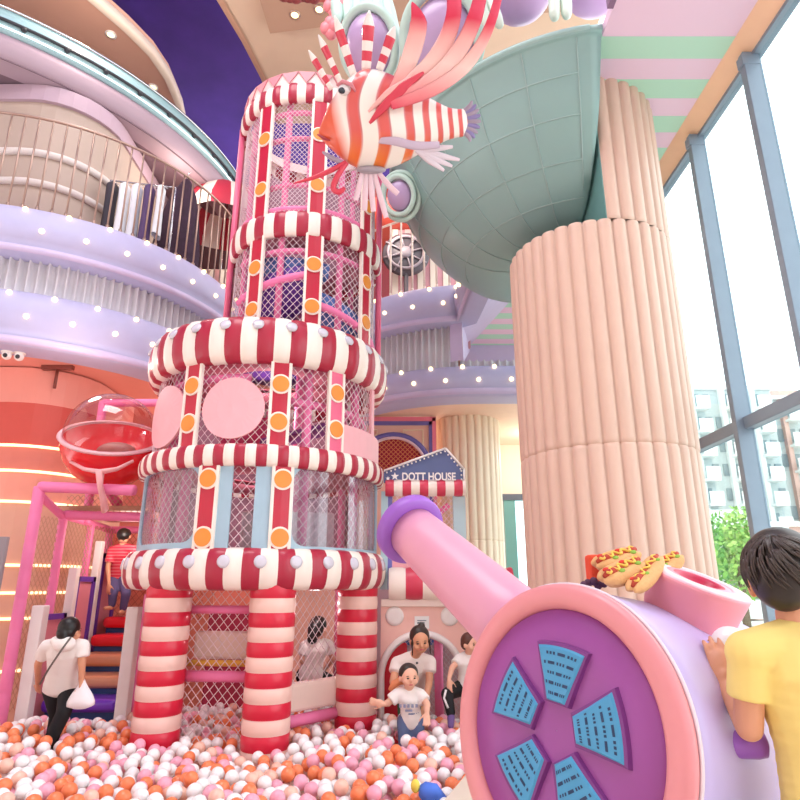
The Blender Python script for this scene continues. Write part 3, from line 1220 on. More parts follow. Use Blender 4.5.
MB().tube(rimp, .045, 8).build('rim_piping', mat('rim_green', '#9DBDB8', .3), bowl)

m = MB()
m.lathe([(.001, 8.2), (.8, 8.15), (1.4, 7.95), (1.95, 7.55), (2.25, 7.0), (2.3, 6.8), (1.9, 6.6), (.001, 6.6)], (BC.x, BC.y, 0), n=64)
o = m.build('bowl_filler', mat('shade_green', '#8FA59B', .7, var=.15), bowl)  # added filler, its grey green standing for shade behind the rim
cut(o, V((2.02, 0, 0)) - worldloc(bowl), (1, 0, 0))
cut(o, V((0, 8.28, 0)) - worldloc(bowl), (0, 1, 0))
# ornaments that fill the bowl: violet domes with mint hoops, mint fingers, coral tufts
M_mint = mat('mint_resin', '#BFDBD0', .35)
M_vio = mat('violet_resin', '#B99CC4', .3, var=.08, scale=3)
M_mintw = mat('pale_mint_resin', '#D6E6D8', .4)


def ornament(name, label, c, rad, ax, hoops):
    X, Y, Z = basis(ax)
    t = thing(name, label, 'ornament', c)
    MB().ball(c, rad, (X, Y, Z), 24, 16).build('violet_dome', M_vio, t)
    for (dz, rr, th) in hoops:
        pts = [V(c) + Z * dz + X * (rr * cos(R(a)) * rad[0] / max(rad[0], rad[1])) + Y * (rr * sin(R(a)) * rad[1] / max(rad[0], rad[1])) for a in range(0, 360, 10)]
        MB().tube(pts, th, 10, closed=True).build('mint_hoop', M_mint, t)
    return t


c = at(444, 42, 6.0)
ornament('shell_ornament', 'violet oval with a thick mint hoop on the bowl behind the long red fins', c, (.42, .5, .3), (-.3, -.75, -.5), [(.12, .56, .075)])
c = at(372, 48, 6.4)
ornament('shell_ornament', 'violet oval with a mint hoop above the striped fish back', c, (.34, .42, .3), (-.35, -.75, -.5), [(.1, .46, .06)])
c = at(400, 196, 6.9)
ornament('shell_ornament', 'violet oval with grey green hoop hanging behind the fish belly fins', c, (.17, .2, .14), (-.3, -.8, -.4), [(.06, .24, .035), (-.02, .30, .035)])
for k, (px, py, Y, rd, lab) in enumerate(((520, -8, 5.7, .38, 'lilac puff on the bowl between the two pairs of mint fingers'), (595, -14, 5.6, .36, 'lilac puff on the bowl next to the plum ceiling board'), (470, -2, 6.2, .32, 'lilac puff on the bowl left of the mint fingers'))):
    c = at(px, py, Y)
    t = thing('puff_ornament', lab, 'ornament', c)
    m = MB()
    m.ball(c, (rd, rd, rd * .9), nu=24, nv=14)
    m.build('lilac_puff', mat('lilac_resin', '#C4A0CE', .35), t)
    m = MB()
    for j in range(3):
        m.ball(c + V((-.12 + .12 * j, -rd * .86, -.06 + .03 * j)), .07, nu=10, nv=8)
    m.build('small_buds', mat('lilac_bud', '#B48FC2', .35), t)
for pair, (x0, y0, x1, y1, lab, gap) in enumerate(((475, -8, 490, 30, 'pair of pale mint fingers hanging over the bowl rim beside the red fins', 11), (553, -6, 555, 20, 'pair of pale mint fingers hanging over the bowl rim near the plum board', 12))):
    c = at(x1, y1, 5.25)
    t = thing('finger_ornament', lab, 'ornament', c)
    for j in (0, 1):
        a, b = at(x0 + gap * j, y0, 5.25), at(x1 + gap * j, y1 - 2 * j, 5.2)
        m = MB()
        m.tube([a, a.lerp(b, .35) + V((0, -.02, 0)), a.lerp(b, .75), a.lerp(b, .93), b], [.06, .065, .06, .045, .015], 12)
        m.build('mint_finger', M_mintw, t)
# ribbed mint cone at the left
t = thing('ribbed_cone_ornament', 'large ribbed mint cone above the fish spines at the picture top', 'ornament', at(360, 10, 6.6))
for j in range(6):
    a, b = at(335 + 9 * j, -22 + j, 6.6), at(338 + 12 * j, 36 - abs(j - 3) * 4 + 3 * j, 6.4 + .03 * j)
    m = MB()
    m.tube([a, a.lerp(b, .5), a.lerp(b, .85), b], [.1, .1, .075, .03], 12)
    m.build('mint_rib', M_mint, t)
M_cor = mat('coral_pink_resin', '#EF8E96', .45)
for k, (px, py, lab) in enumerate(((334, 6, 'coral pink tuft at the picture top beside the mint cone'), (331, 28, 'coral pink tuft just above the first fish spine'))):
    c = at(px, py, 6.5)
    t = thing('tuft_ornament', lab, 'ornament', c)
    for j in range(4):
        a = j * 1.6
        MB().ball(c + V((.06 * cos(a), .02 * j - .04, .07 * sin(a))), (.09, .07, .1), nu=12, nv=8).build('petal', M_cor, t)
M_shr = mat('dark_red_foliage', '#8A3A3A', .6, var=.4, scale=14)
t = thing('hanging_garland', 'dark red and brown garland along the top edge of the brown ceiling', 'garland', at(300, 0, 8.3))
for j in range(9):
    c = at(284 + 6 * j, -4 + (j % 3), 8.3)
    MB().ball(c, (.12, .1, .09), nu=10, nv=7).build('leaf_cluster', mat('rose_bloom', '#C7685E', .6) if j > 5 else M_shr, t)

# ------------------------------------------------------------------ striped lionfish
FY = 4.2
FC = at(395, 125, FY)
EL = R(36)
fu, fw = V((1, .0, 0)).normalized(), V((0, -sin(EL), cos(EL)))
ff = fu.cross(fw)          # towards the viewer
FS = 1 / 121


def fp(px, py, d=0):
    """fish sculpture's own side view: units of its own drawing, d towards the viewer"""
    return FC + fu * ((px - 395) * FS) + fw * ((125 - py) * FS) + ff * d


fish = thing('lionfish_sculpture', 'red and white striped lionfish sculpture hanging in front of the grey bowl', 'fish', FC)
# centre line and half heights (from mouth to tail)
body = [(319, 132, 2, 1.5), (322, 131, 8, 6), (330, 127, 20, 13), (342, 124, 33, 21), (356, 122, 43, 27), (370, 121, 46, 30), (386, 122, 44, 30), (402, 123, 38, 26), (418, 124, 29, 20), (434, 124, 21, 14), (448, 124, 15, 10), (458, 123.5, 13, 8), (464, 123, 12, 6), (468, 123, 2, 2)]
M_fish = bpy.data.materials.new('striped_fish_paint')
M_fish.use_nodes = True
nt = M_fish.node_tree
pb = nt.nodes['Principled BSDF']
pb.inputs['Roughness'].default_value = .35
pb.inputs['Coat Weight'].default_value = .3
tc = nt.nodes.new('ShaderNodeTexCoord')
sp = nt.nodes.new('ShaderNodeSeparateXYZ')
nt.links.new(tc.outputs['Object'], sp.inputs[0])


def mth(op, a, b=None, c=None):
    n_ = nt.nodes.new('ShaderNodeMath')
    n_.operation = op
    for i, q in enumerate((a, b, c)):
        if q is None:
            continue
        if isinstance(q, (int, float)):
            n_.inputs[i].default_value = q
        else:
            nt.links.new(q, n_.inputs[i])
    return n_.outputs[0]


X_, Y_, Z_ = sp.outputs
# w = height in the fish's own frame; stripes lean and narrow towards the tail
wv = mth('ADD', mth('MULTIPLY', Y_, -sin(EL)), mth('MULTIPLY', Z_, cos(EL)))
wob = mth('MULTIPLY', mth('SINE', mth('MULTIPLY', wv, 9.0)), .035)
xs = mth('ADD', mth('ADD', X_, wob), mth('MULTIPLY', wv, -.16))
ph = mth('ADD', mth('MULTIPLY', xs, 4.3), mth('MULTIPLY', mth('POWER', mth('MAXIMUM', mth('ADD', xs, .0), 0.0), 2.0), 8.0))
st = mth('FRACT', mth('ADD', ph, 10.12))
rp_ = nt.nodes.new('ShaderNodeValToRGB')
rp_.color_ramp.interpolation = 'LINEAR'
e = rp_.color_ramp.elements
e[0].position, e[0].color = 0, lin('#FBF3EA')
e[1].position, e[1].color = .5, lin('#FBF3EA')
for p_, c_ in ((.54, '#D98C90'), (.62, '#E0605A'), (.9, '#E2605C'), (.97, '#C98488'), (1.0, '#FBF3EA')):
    k_ = e.new(p_)
    k_.color = lin(c_)
nt.links.new(st, rp_.inputs[0])
mxo = nt.nodes.new('ShaderNodeMix')
mxo.data_type = 'RGBA'
# orange belly tint on the red bands
ora = nt.nodes.new('ShaderNodeValToRGB')
eo = ora.color_ramp.elements
eo[0].position, eo[0].color = 0, lin('#FBF3EA')
eo[1].position, eo[1].color = .5, lin('#FBF3EA')
for p_, c_ in ((.54, '#F08A3A'), (.9, '#F0702A'), (1.0, '#FBF3EA')):
    k_ = eo.new(p_)
    k_.color = lin(c_)
nt.links.new(st, ora.inputs[0])
fac = mth('MINIMUM', mth('MAXIMUM', mth('MULTIPLY', mth('ADD', wv, .05), -4.5), 0.0), 1.0)
nt.links.new(fac, mxo.inputs[0])
nt.links.new(rp_.outputs[0], mxo.inputs[6])
nt.links.new(ora.outputs[0], mxo.inputs[7])
# coral face
mxf = nt.nodes.new('ShaderNodeMix')
mxf.data_type = 'RGBA'
ff_ = mth('MINIMUM', mth('MAXIMUM', mth('MULTIPLY', mth('SUBTRACT', -.40, mth('ADD', X_, mth('MULTIPLY', wv, .25))), 10.0), 0.0), 1.0)
nt.links.new(ff_, mxf.inputs[0])
nt.links.new(mxo.outputs[2], mxf.inputs[6])
mxf.inputs[7].default_value = lin('#E8603C')
# grey white patch on the brow
nt.links.new(mxf.outputs[2], pb.inputs['Base Color'])


def fbody(i, j, n=28):
    px, py, hh, ww = body2[j]
    a = 2 * PI * i / n
    ca, sa = cos(a), sin(a)
    return fp(px, py - hh * sa, ww * FS * ca)


body2 = []
bx = [(b_[0], b_[1]) for b_ in body]
for i in range(len(body) - 1):
    for t in (0, .34, .67):
        p0, p1, p2, p3 = body[max(0, i - 1)], body[i], body[i + 1], body[min(len(body) - 1, i + 2)]
        body2.append(tuple(max(.3, .5 * ((2 * p1[a]) + (-p0[a] + p2[a]) * t + (2 * p0[a] - 5 * p1[a] + 4 * p2[a] - p3[a]) * t * t + (-p0[a] + 3 * p1[a] - 3 * p2[a] + p3[a]) * t ** 3)) for a in range(4)))
body2.append(body[-1])
MB().grid(fbody, 28, len(body2) - 1, cu=True).build('body', M_fish, fish)
M_fr = mat('fish_red', '#D93C54', .35, coat=.3)
M_fw = mat('fish_white', '#FAF2EC', .35, coat=.3)
M_fpk = mat('fish_pale_pink', '#F5B9B4', .35, coat=.3)
M_flav = mat('fish_lavender', '#C9B8CC', .4)
M_fgl = mat('fish_grey_lilac', '#A79AAE', .4)
M_fvi = mat('fish_violet', '#8E85B8', .4)
# eye
m = MB()
m.ball(fp(347, 96, 19 * FS), (6.5 * FS, 5 * FS, 5.5 * FS), (fu, fw, ff), 16, 10)
eye = m.build('eye_socket', mat('fish_eye_white', '#E8E6E6', .2), fish)
MB().ball(fp(345, 97, 23 * FS), (3.6 * FS, 3 * FS, 2.6 * FS), (fu, fw, ff), 12, 8).build('pupil', mat('fish_pupil', '#3B4650', .15), eye)
MB().tube([fp(340, 92, 18 * FS), fp(346, 89, 21 * FS), fp(354, 92, 23 * FS), fp(358, 98, 23 * FS)], [1.2 * FS, 2 * FS, 2 * FS, 1 * FS], 8).build('brow', mat('fish_brow', '#D98A94', .4), fish)
MB().tube([fp(318, 134, 3 * FS), fp(325, 138, 9 * FS), fp(331, 140, 14 * FS)], [1 * FS, 1.6 * FS, .6 * FS], 8).build('lip', mat('fish_lip', '#A8303A', .4), fish)

# dorsal spines with red bands
for (bx_, by_, tx, ty, w) in ((333, 93, 312, 59, 3.6), (342, 87, 322, 46, 3.8), (355, 81, 338, 30, 4.6), (367, 77, 371, 26, 5.6), (380, 76, 395, 39, 5)):
    a, b = V((bx_, by_, 0)), V((tx, ty, 0))
    pts, rs = [], []
    for k in range(13):
        t = k / 12
        q = a.lerp(b, t)
        pts.append(fp(q.x, q.y, 0))
        rs.append(FS * w * (1 if t < .75 else max(.05, (1 - t) / .25) ** .7) * (.8 + .35 * t))
    MB().tube(pts, rs, 10, m=lambda i, j: 1 if i in (2, 3, 6, 7, 8) else 0, flat=.6).build('dorsal_spine', [M_fw, M_fr], fish)


def ribbon(pts, ws, name, mats, flat=.18, mf=None):
    k = 5
    P, W = [], []
    for i in range(len(pts) - 1):
        for j in range(k):
            t = j / k
            p0, p1, p2, p3 = pts[max(0, i - 1)], pts[i], pts[i + 1], pts[min(len(pts) - 1, i + 2)]
            P.append([.5 * ((2 * p1[a]) + (-p0[a] + p2[a]) * t + (2 * p0[a] - 5 * p1[a] + 4 * p2[a] - p3[a]) * t * t + (-p0[a] + 3 * p1[a] - 3 * p2[a] + p3[a]) * t ** 3) for a in range(3)])
            W.append(ws[i] + (ws[i + 1] - ws[i]) * t)
    P.append(list(pts[-1]))
    W.append(ws[-1])
    n = 10
    L = len(P)

    def fn(i, j):
        a_, b_ = P[max(0, i - 1)], P[min(L - 1, i + 1)]
        d = V((b_[0] - a_[0], b_[1] - a_[1], 0)).normalized()
        nx, ny = -d.y, d.x
        t = 2 * PI * j / n
        return fp(P[i][0] + nx * W[i] * cos(t), P[i][1] + ny * W[i] * cos(t), P[i][2] * FS + W[i] * FS * flat * sin(t))
    return MB().grid(fn, L - 1, n, cv=True, m=(lambda i, j: mf(i / L)) if mf else 0).build(name, mats, fish)


M_fin = bpy.data.materials.new('red_to_pink_fin')
M_fin.use_nodes = True
nf = M_fin.node_tree
fb = nf.nodes['Principled BSDF']
fb.inputs['Roughness'].default_value = .35
tcf = nf.nodes.new('ShaderNodeTexCoord')
nzf = nf.nodes.new('ShaderNodeTexNoise')
nzf.inputs['Scale'].default_value = 2.0
nf.links.new(tcf.outputs['Object'], nzf.inputs['Vector'])
sf = nf.nodes.new('ShaderNodeVectorMath')
sf.operation = 'DOT_PRODUCT'
sf.inputs[1].default_value = (.12, -sin(EL), cos(EL))
nf.links.new(tcf.outputs['Object'], sf.inputs[0])
af = nf.nodes.new('ShaderNodeMath')
af.operation = 'MULTIPLY_ADD'
af.inputs[1].default_value = .25
nf.links.new(nzf.outputs['Fac'], af.inputs[0])
nf.links.new(sf.outputs['Value'], af.inputs[2])
rf = nf.nodes.new('ShaderNodeValToRGB')
ef = rf.color_ramp.elements
ef[0].position, ef[0].color = .22, lin('#E0345A')
ef[1].position, ef[1].color = .42, lin('#F3A7A6')
for p_, c_ in ((.6, '#F8CFC6'), (.78, '#F3B2AC'), (.93, '#DC2C50'), (1.0, '#E24868')):
    k_ = ef.new(p_)
    k_.color = lin(c_)
nf.links.new(af.outputs[0], rf.inputs[0])
nf.links.new(rf.outputs[0], fb.inputs['Base Color'])
ribbon([(388, 105, 26), (402, 86, 24), (412, 62, 20), (417, 40, 18), (411, 23, 16)], [4, 7, 8.5, 8, .6], 'pectoral_ray', M_fin)
ribbon([(388, 108, 30), (412, 90, 30), (437, 65, 26), (449, 35, 22), (446, 5, 20), (436, -30, 18)], [4, 7, 8, 7, 6, 4], 'pectoral_ray', M_fin)
ribbon([(390, 110, 33), (425, 93, 34), (452, 68, 30), (468, 38, 26), (475, 5, 24), (478, -25, 20)], [4, 7, 7.5, 7, 5, 3], 'pectoral_ray', M_fin)
ribbon([(392, 111, 35), (430, 98, 36), (462, 76, 32), (482, 44, 28), (492, 5, 26), (496, -15, 24)], [4, 6, 6, 4.5, 3, 2], 'pectoral_ray', M_fin)
ribbon([(371, 126, 30), (385, 112, 34), (402, 97, 34), (422, 83, 32)], [1.2, 4, 5, 1], 'pectoral_spine', M_fr, .3)
ribbon([(370, 116, 30), (390, 100, 34), (412, 86, 32)], [1, 3.5, 1], 'pectoral_spine', M_fpk, .3)
# grey side fin
ribbon([(379, 141, 26), (395, 142, 34), (415, 146, 34), (438, 145, 30)], [2.5, 4, 4, 3], 'side_fin', M_flav, .35)
# anal fin rays
for (x1, y1) in ((452, 146), (459, 158), (452, 164), (444, 168)):
    ribbon([(415, 148, 10), ((415 + x1) / 2, (149 + y1) / 2, 14), (x1, y1, 16)], [2, 3.4, 1.4], 'anal_ray', mat('fish_pale_ray', '#E3DCE6', .4), .5)
# tail: violet fringe of small spines
for k in range(9):
    a = R(-62 + 15.5 * k)
    c = (462, 122)
    x1, y1 = c[0] + 18 * cos(a), c[1] + 21 * sin(a)
    ribbon([(c[0] - 2, c[1] + 8 * sin(a), 0), ((c[0] + x1) / 2 + 2, (c[1] + 8 * sin(a) + y1) / 2, 2), (x1, y1, 3)], [2.4, 2.8, 1], 'tail_ray', M_fvi if k % 2 else M_fgl, .7)
# pelvic fan
MB().ball(fp(371, 167, 8 * FS), (15 * FS, 4.5 * FS, 9 * FS), (fu, fw, ff), 16, 10).build('pelvic_base', mat('fish_pelvic_grey', '#A59CA6', .4), fish)
for k, (x1, y1) in enumerate(((355, 196), (364, 206), (373, 207), (386, 213), (398, 190))):
    ribbon([(362 + 4 * k, 169, 10), ((362 + 4 * k + x1) / 2, (172 + y1) / 2, 14), (x1, y1, 16)], [2, 3, 2.6], 'pelvic_ray', mat('fish_pink_ray', '#E7CBD6', .4), .35)
# barbels
ribbon([(346, 160, 8), (330, 168, 12), (312, 175, 14), (293, 180, 16)], [2.4, 2.6, 2, .6], 'barbel', M_fr, .8, None)
ribbon([(347, 160, 8), (338, 172, 14), (333, 184, 16), (339, 188, 18), (345, 184, 18)], [2.2, 3, 3, 3, 1.6], 'barbel', M_fr, .8)
ribbon([(322, 150, 4), (332, 156, 8), (344, 161, 8)], [1, 2.6, 2], 'chin_ridge', M_fgl, .6)
# ------------------------------------------------------------------ pink blower cannon in the foreground
K = V((.437, 1.92, 1.258))
KN = V((-.789, -.600, .133)).normalized()
KA = KN.cross(V((0, 0, 1))).normalized()
KB = KA.cross(KN)
M_rim = mat('pink_rim_vinyl', '#E8979D', .38, var=.04, bump=.15, bscale=9)
M_disc = mat('violet_disc_vinyl', '#A052A2', .4, var=.06, scale=3)
M_drum = mat('lavender_vinyl', '#C9BCEC', .4, var=.03)
M_barrel = mat('pink_barrel_vinyl', '#E6A4BC', .35, var=.03)
M_bring = mat('violet_ring_vinyl', '#9C62C6', .42)
M_vent = mat('sky_blue_vent', '#469FCE', .35)
M_dash = mat('navy_slot', '#1F3E66', .5)
M_seam = mat('white_piping', '#E9DDE6', .4)
M_wall = mat('violet_vent_wall', '#7C3B86', .45)


def kp(x, y, h=0):
    """point on the drum's disc: x, y in the disc plane, h out of it"""
    return K + KA * x + KB * y + KN * h


blow = thing('toy_blower_cannon', 'big pink, lavender and violet padded blower cannon in the foreground', 'toy cannon', K)
m = MB()
prof = [(.395, -.11), (.398, -.5), (.402, -.82), (.38, -.86), (.001, -.86)]
m.lathe([(.38, -.03), (.397, -.03)] + prof, K, KN, n=96)
m.build('drum', M_drum, blow)
m = MB()
m.lathe([(.325, -.03), (.332, .0), (.345, .012), (.385, .006), (.399, -.004), (.402, -.018), (.398, -.028), (.36, -.032)], K, KN, n=96)
m.build('rim_ring', M_rim, blow)
m = MB()
m.tube([K + KA * (.402 * cos(R(a))) + KB * (.402 * sin(R(a))) - KN * .031 for a in range(0, 360, 4)], .006, 6, closed=True)
m.build('piping', M_seam, blow)
m = MB()
m.lathe([(.001, -.004), (.2, -.002), (.32, -.006), (.334, -.03)], K, KN, n=96)
m.build('front_disc', M_disc, blow)

# five vents with slots
for k in range(5):
    c = 97 + 72 * k
    ri, ro, hw0, hw1 = .075, .222, 17, 22

    def vp(t, s, h, g=0):
        """t 0..1 across, s 0..1 outwards"""
        r0 = ri - g * .6
        r1 = ro + g
        a = R(c + (t - .5) * 2 * (22))
        # inner edge narrow, outer edge an arc
        half0, half1 = .032 + g, .083 + g
        y = r0 + (r1 - r0) * s
        hw = half0 + (half1 - half0) * s
        x = (t - .5) * 2 * hw
        yy = y + (-.10 * (abs(t - .5) * 2) ** 2 * hw if s > .5 else 0) * s
        q = R(c - 90)
        return kp(x * cos(q) - yy * sin(q), x * sin(q) + yy * cos(q), h)

    def outline(g, h):
        p = [vp(i / 6, 0, h, g) for i in range(7)]
        p += [vp(1, i / 5, h, g) for i in range(1, 5)]
        p += [vp(1 - i / 8, 1, h, g) for i in range(9)]
        p += [vp(0, 1 - i / 5, h, g) for i in range(1, 5)]
        return p
    L0, L1, L2 = outline(.012, -.004), outline(.009, .012), outline(0, .014)
    L3 = outline(-.006, .018)
    n_ = len(L0)
    m = MB()
    for a_, b_ in ((L0, L1), (L1, L2)):
        m.add(a_ + b_, [[i, (i + 1) % n_, n_ + (i + 1) % n_, n_ + i] for i in range(n_)], 0, False)
    vo = m.build('vent_surround', M_wall, blow)
    m = MB()
    m.add(L2 + L3, [[i, (i + 1) % n_, n_ + (i + 1) % n_, n_ + i] for i in range(n_)] + [[n_ + i for i in range(n_)]], 0, False)
    m.build('vent_cover', M_vent, vo)
    m = MB()
    for row in range(5):
        s = .14 + .18 * row
        hw = (.032 + .051 * s)
        x = -.8
        j = row
        while x < .78:
            ln = .36 if j % 2 else .075
            if x + ln > .85:
                break
            cnt = 1 if j % 2 else 3
            for q in range(cnt):
                xa = x + q * .16
                if xa + ln > .85:
                    break
                t0, t1 = (xa + 1) / 2, (xa + ln + (0 if j % 2 else .02) + 1) / 2
                p = [vp(t0, s - .028, .0188), vp(t1, s - .028, .0188), vp(t1, s + .028, .0188), vp(t0, s + .028, .0188)]
                m.add(p, [[0, 1, 2, 3]], 0, False)
            x += ln + .12 if j % 2 else .16 * cnt + .05
            j += 1
    m.build('slots', M_dash, vo)

# barrel: leaves the drum upwards and away, violet flange at its mouth
bp0 = V((.40, 2.42, 1.53))
bp1 = V((.052, 2.941, 1.898))
d = (bp1 - bp0).normalized()
m = MB()
s0 = bp0 - d * .28
ts = [0, .3, .6, .85, 1]
m.tube([s0.lerp(bp1, t) for t in ts], [.150 - .032 * t for t in ts], 48)
m.build('barrel', M_barrel, blow)
m = MB()
m.lathe([(.118, -.025), (.158, -.03), (.166, -.01), (.166, .03), (.155, .045), (.125, .045), (.12, .02), (.09, .0), (.001, -.01)], bp1, d, n=48)
m.build('muzzle_ring', M_bring, blow)

# intake on the drum top
ia = V((.27, -.30, .88)).normalized()
ib = at(699, 579, 2.06) - ia * .19
m = MB()
m.lathe([(.001, -.06), (.125, -.06), (.13, .03), (.153, .165), (.156, .178), (.151, .186), (.105, .189), (.101, .184), (.097, .189), (.078, .189)], ib, ia, n=64)
pk = m.build('intake', mat('pink_intake_vinyl', '#F2A0B2', .38), blow)
m = MB()
m.lathe([(.078, .189), (.066, .187), (.06, .178), (.05, .16), (.001, .155)], ib, ia, n=48)
m.build('intake_opening', mat('crimson_opening', '#C22550', .4), pk)
m = MB()
m.lathe([(.1515, .183), (.152, .188), (.1, .191), (.099, .187)], ib, ia, n=64)
m.build('intake_top', mat('pale_pink_top', '#F8D3DE', .38), pk)
# violet grip on the near side
g0 = V((.825, 1.77, 1.262))
m = MB()
m.tube([g0, g0 + V((.03, -.012, 0)), g0 + V((.08, -.02, .0)), g0 + V((.10, -.024, 0)), g0 + V((.107, -.025, 0))], [.03, .034, .034, .03, .012], 20)
m.build('side_grip', M_bring, blow)
# padded plinth under the drum
m = MB()
cx = K - KN * .42 + V((-.06, .08, 0))
m.obox((cx.x, cx.y, .645), (KN.x, KN.y, 0), (-KN.y, KN.x, 0), (0, 0, 1), .30, .2, .225)
m.build('plinth', M_bring, blow, bevel=.04)

# ------------------------------------------------------------------ plush hot dogs lying on the drum
M_bun = mat('bun_plush', '#DFAE74', .85, var=.1, bump=.3, bscale=90)
M_sau = mat('sausage_plush', '#B5432E', .8)
M_mus = mat('mustard_felt', '#EFCB5C', .8)
M_let = mat('lettuce_felt', '#8DB545', .8)
M_tom = mat('tomato_felt', '#D93A2B', .8)


def hotdog(label, p0, p1, up, w=.028):
    c = (p0 + p1) / 2
    t = thing('plush_hot_dog', label, 'plush toy', c, None)
    d = (p1 - p0)
    L = d.length
    d.normalize()
    up = (V(up) - d * V(up).dot(d)).normalized()
    sd = d.cross(up)
    m = MB()
    for s in (-1, 1):
        pts, rs = [], []
        for i in range(9):
            u_ = i / 8
            bow = (1 - (2 * u_ - 1) ** 2)
            pts.append(p0 + d * (L * u_) + sd * (s * w * (.42 + .12 * bow)) + up * (.010 * (1 - bow)))
            rs.append(w * (.18 + .72 * max(0, bow) ** .5))
        m.tube(pts, rs, 12)
    m = solid(m, .0035, 4)
    m.build('bun', M_bun, t)
    pts = [p0 + d * (L * (.06 + .88 * i / 8)) + up * (w * .62 + .004 * sin(i)) for i in range(9)]
    MB().tube(pts, [w * .2] + [w * .42] * 7 + [w * .2], 10).build('sausage', M_sau, t)
    pts = [p0 + d * (L * (.12 + .76 * i / 20)) + up * (w * 1.0) + sd * (w * .38 * sin(i * 1.25)) for i in range(21)]
    MB().tube(pts, w * .15, 6).build('mustard', M_mus, t)
    for i in range(4):
        q = p0 + d * (L * (.2 + .2 * i)) + up * (w * .85) + sd * (w * .5 * (1 if i % 2 else -1))
        MB().ball(q, (w * .42, w * .3, w * .16), (d, sd, up), 10, 6).build('topping', M_let if i % 2 else M_tom, t)
    return t


def on(px, py, Y):
    return at(px, py, Y)


hotdog('plush hot dog on top of the little pile, leaning furthest left', at(594, 568, 2.05), at(638, 554, 2.1), (-.1, -.55, .8), .030)
hotdog('plush hot dog with much mustard, lowest left of the pile', at(601, 583, 1.95), at(641, 564, 2.02), (-.15, -.6, .75), .030)
hotdog('slim plush hot dog slanting up towards the pink intake', at(631, 594, 1.90), at(659, 559, 2.08), (-.3, -.6, .7), .026)
hotdog('plush hot dog half hidden behind the pink intake', at(650, 578, 2.14), at(680, 557, 2.2), (-.2, -.5, .8), .028)
c = at(596, 570, 2.16)
t = thing('plush_box', 'orange red plush block behind the hot dogs', 'plush toy', c)
m = MB()
m.obox(c, (1, .2, 0), (-.2, 1, 0), (0, 0, 1), .03, .025, .05)
m.build('box', mat('orange_red_felt', '#E5502E', .8), t, bevel=.012)
c = at(594, 584, 2.08)
m = MB()
for i in range(5):
    m.ball(c + V((.016 * (i - 2), .01 * (i % 2), -.004 + .006 * (i % 3))), .014, nu=8, nv=6)
tag(m.build('plush_grapes', mat('dark_plum_felt', '#5B3A55', .8), loc=c), 'dark plum plush clump under the leftmost hot dog', 'plush toy')

# ------------------------------------------------------------------ doll house beside the tower
M_face = mat('pink_facade', '#F7C8BC', .5)
M_cr = mat('cream_ledge', '#F4E2D8', .45)
house = thing('doll_house', 'pink play house front with striped rolls and arched doorway beside the tower', 'play house', (.25, 7.3, 0))
HY = 7.2
# facade with arched opening
m = MB()
ax0, ax1, az, hr = -.185, .645, .72, .44
acx = .235
X0, X1, ZT = -.212, 1.25, 1.5
op = [(acx - hr, 0)] + [(acx - hr * cos(R(180 * i / 20)), .70 + hr * sin(R(180 * i / 20))) for i in range(21)] + [(acx + hr, 0)]
poly = [(X0, 0)] + op + [(X1, 0), (X1, ZT), (X0, ZT)]
# split into strips over the opening so every face stays convex
th = .1
N = len(op)
top = [(X0 + (X1 - X0) * i / (N - 1), ZT) for i in range(N)]
for y in (HY, HY + th):
    vs = [V((p[0], y, p[1])) for p in op] + [V((p[0] if 0 < i < N - 1 else (X0 if i == 0 else X1), y, ZT)) for i, p in enumerate(op)]
    m.add(vs, [[i, i + 1, N + i + 1, N + i] for i in range(1, N - 2)], 0, False)
    m.add([V((X0, y, 0)), V((op[0][0], y, 0)), V((op[1][0], y, op[1][1])), V((op[1][0], y, ZT)), V((X0, y, ZT))], [[0, 1, 2, 3, 4]], 0, False)
    m.add([V((X1, y, 0)), V((op[-1][0], y, 0)), V((op[-2][0], y, op[-2][1])), V((op[-2][0], y, ZT)), V((X1, y, ZT))], [[0, 1, 2, 3, 4]], 0, False)
m.add([V((p[0], y, p[1])) for y in (HY, HY + th) for p in op], [[i, i + 1, N + i + 1, N + i] for i in range(N - 1)], 0, False)
m.add([V((x, y, z)) for y in (HY, HY + th) for x, z in ((X0, 0), (X0, ZT), (X1, ZT), (X1, 0))], [[0, 1, 5, 4], [1, 2, 6, 5], [2, 3, 7, 6]], 0, False)
m.build('facade_panel', M_face, house)
fr_ = [V((acx - (hr + .0) * cos(R(180 * i / 24)), HY - .02, .70 + hr * sin(R(180 * i / 24)))) for i in range(25)]
fr_ = [V((acx - hr, HY - .02, .05))] + fr_ + [V((acx + hr, HY - .02, .05))]
MB().tube(fr_, .038, 8).build('arch_trim', M_white, house)
MB().box((X0, HY - .05, 1.42), (X1, HY + .15, 1.5)).build('ledge', M_cr, house, bevel=.01)
for x in (-.06, .55):
    m = MB()
    m.lathe([(.001, .03), (.07, .03), (.1, .015), (.105, -.02)], (x, HY, 1.32), (0, -1, 0), n=28)
    m.build('stud', M_white, house)
m = MB()
m.box((.16, HY - .012, 1.19), (.32, HY, 1.32), 0)
o = m.build('notice', mat('white_notice', '#F4F6F4', .5), house)
MB().box((.19, HY - .015, 1.24), (.27, HY - .012, 1.26)).box((.19, HY - .015, 1.27), (.29, HY - .012, 1.28)).build('notice_print', mat('grey_print', '#7A8A92', .6), o)


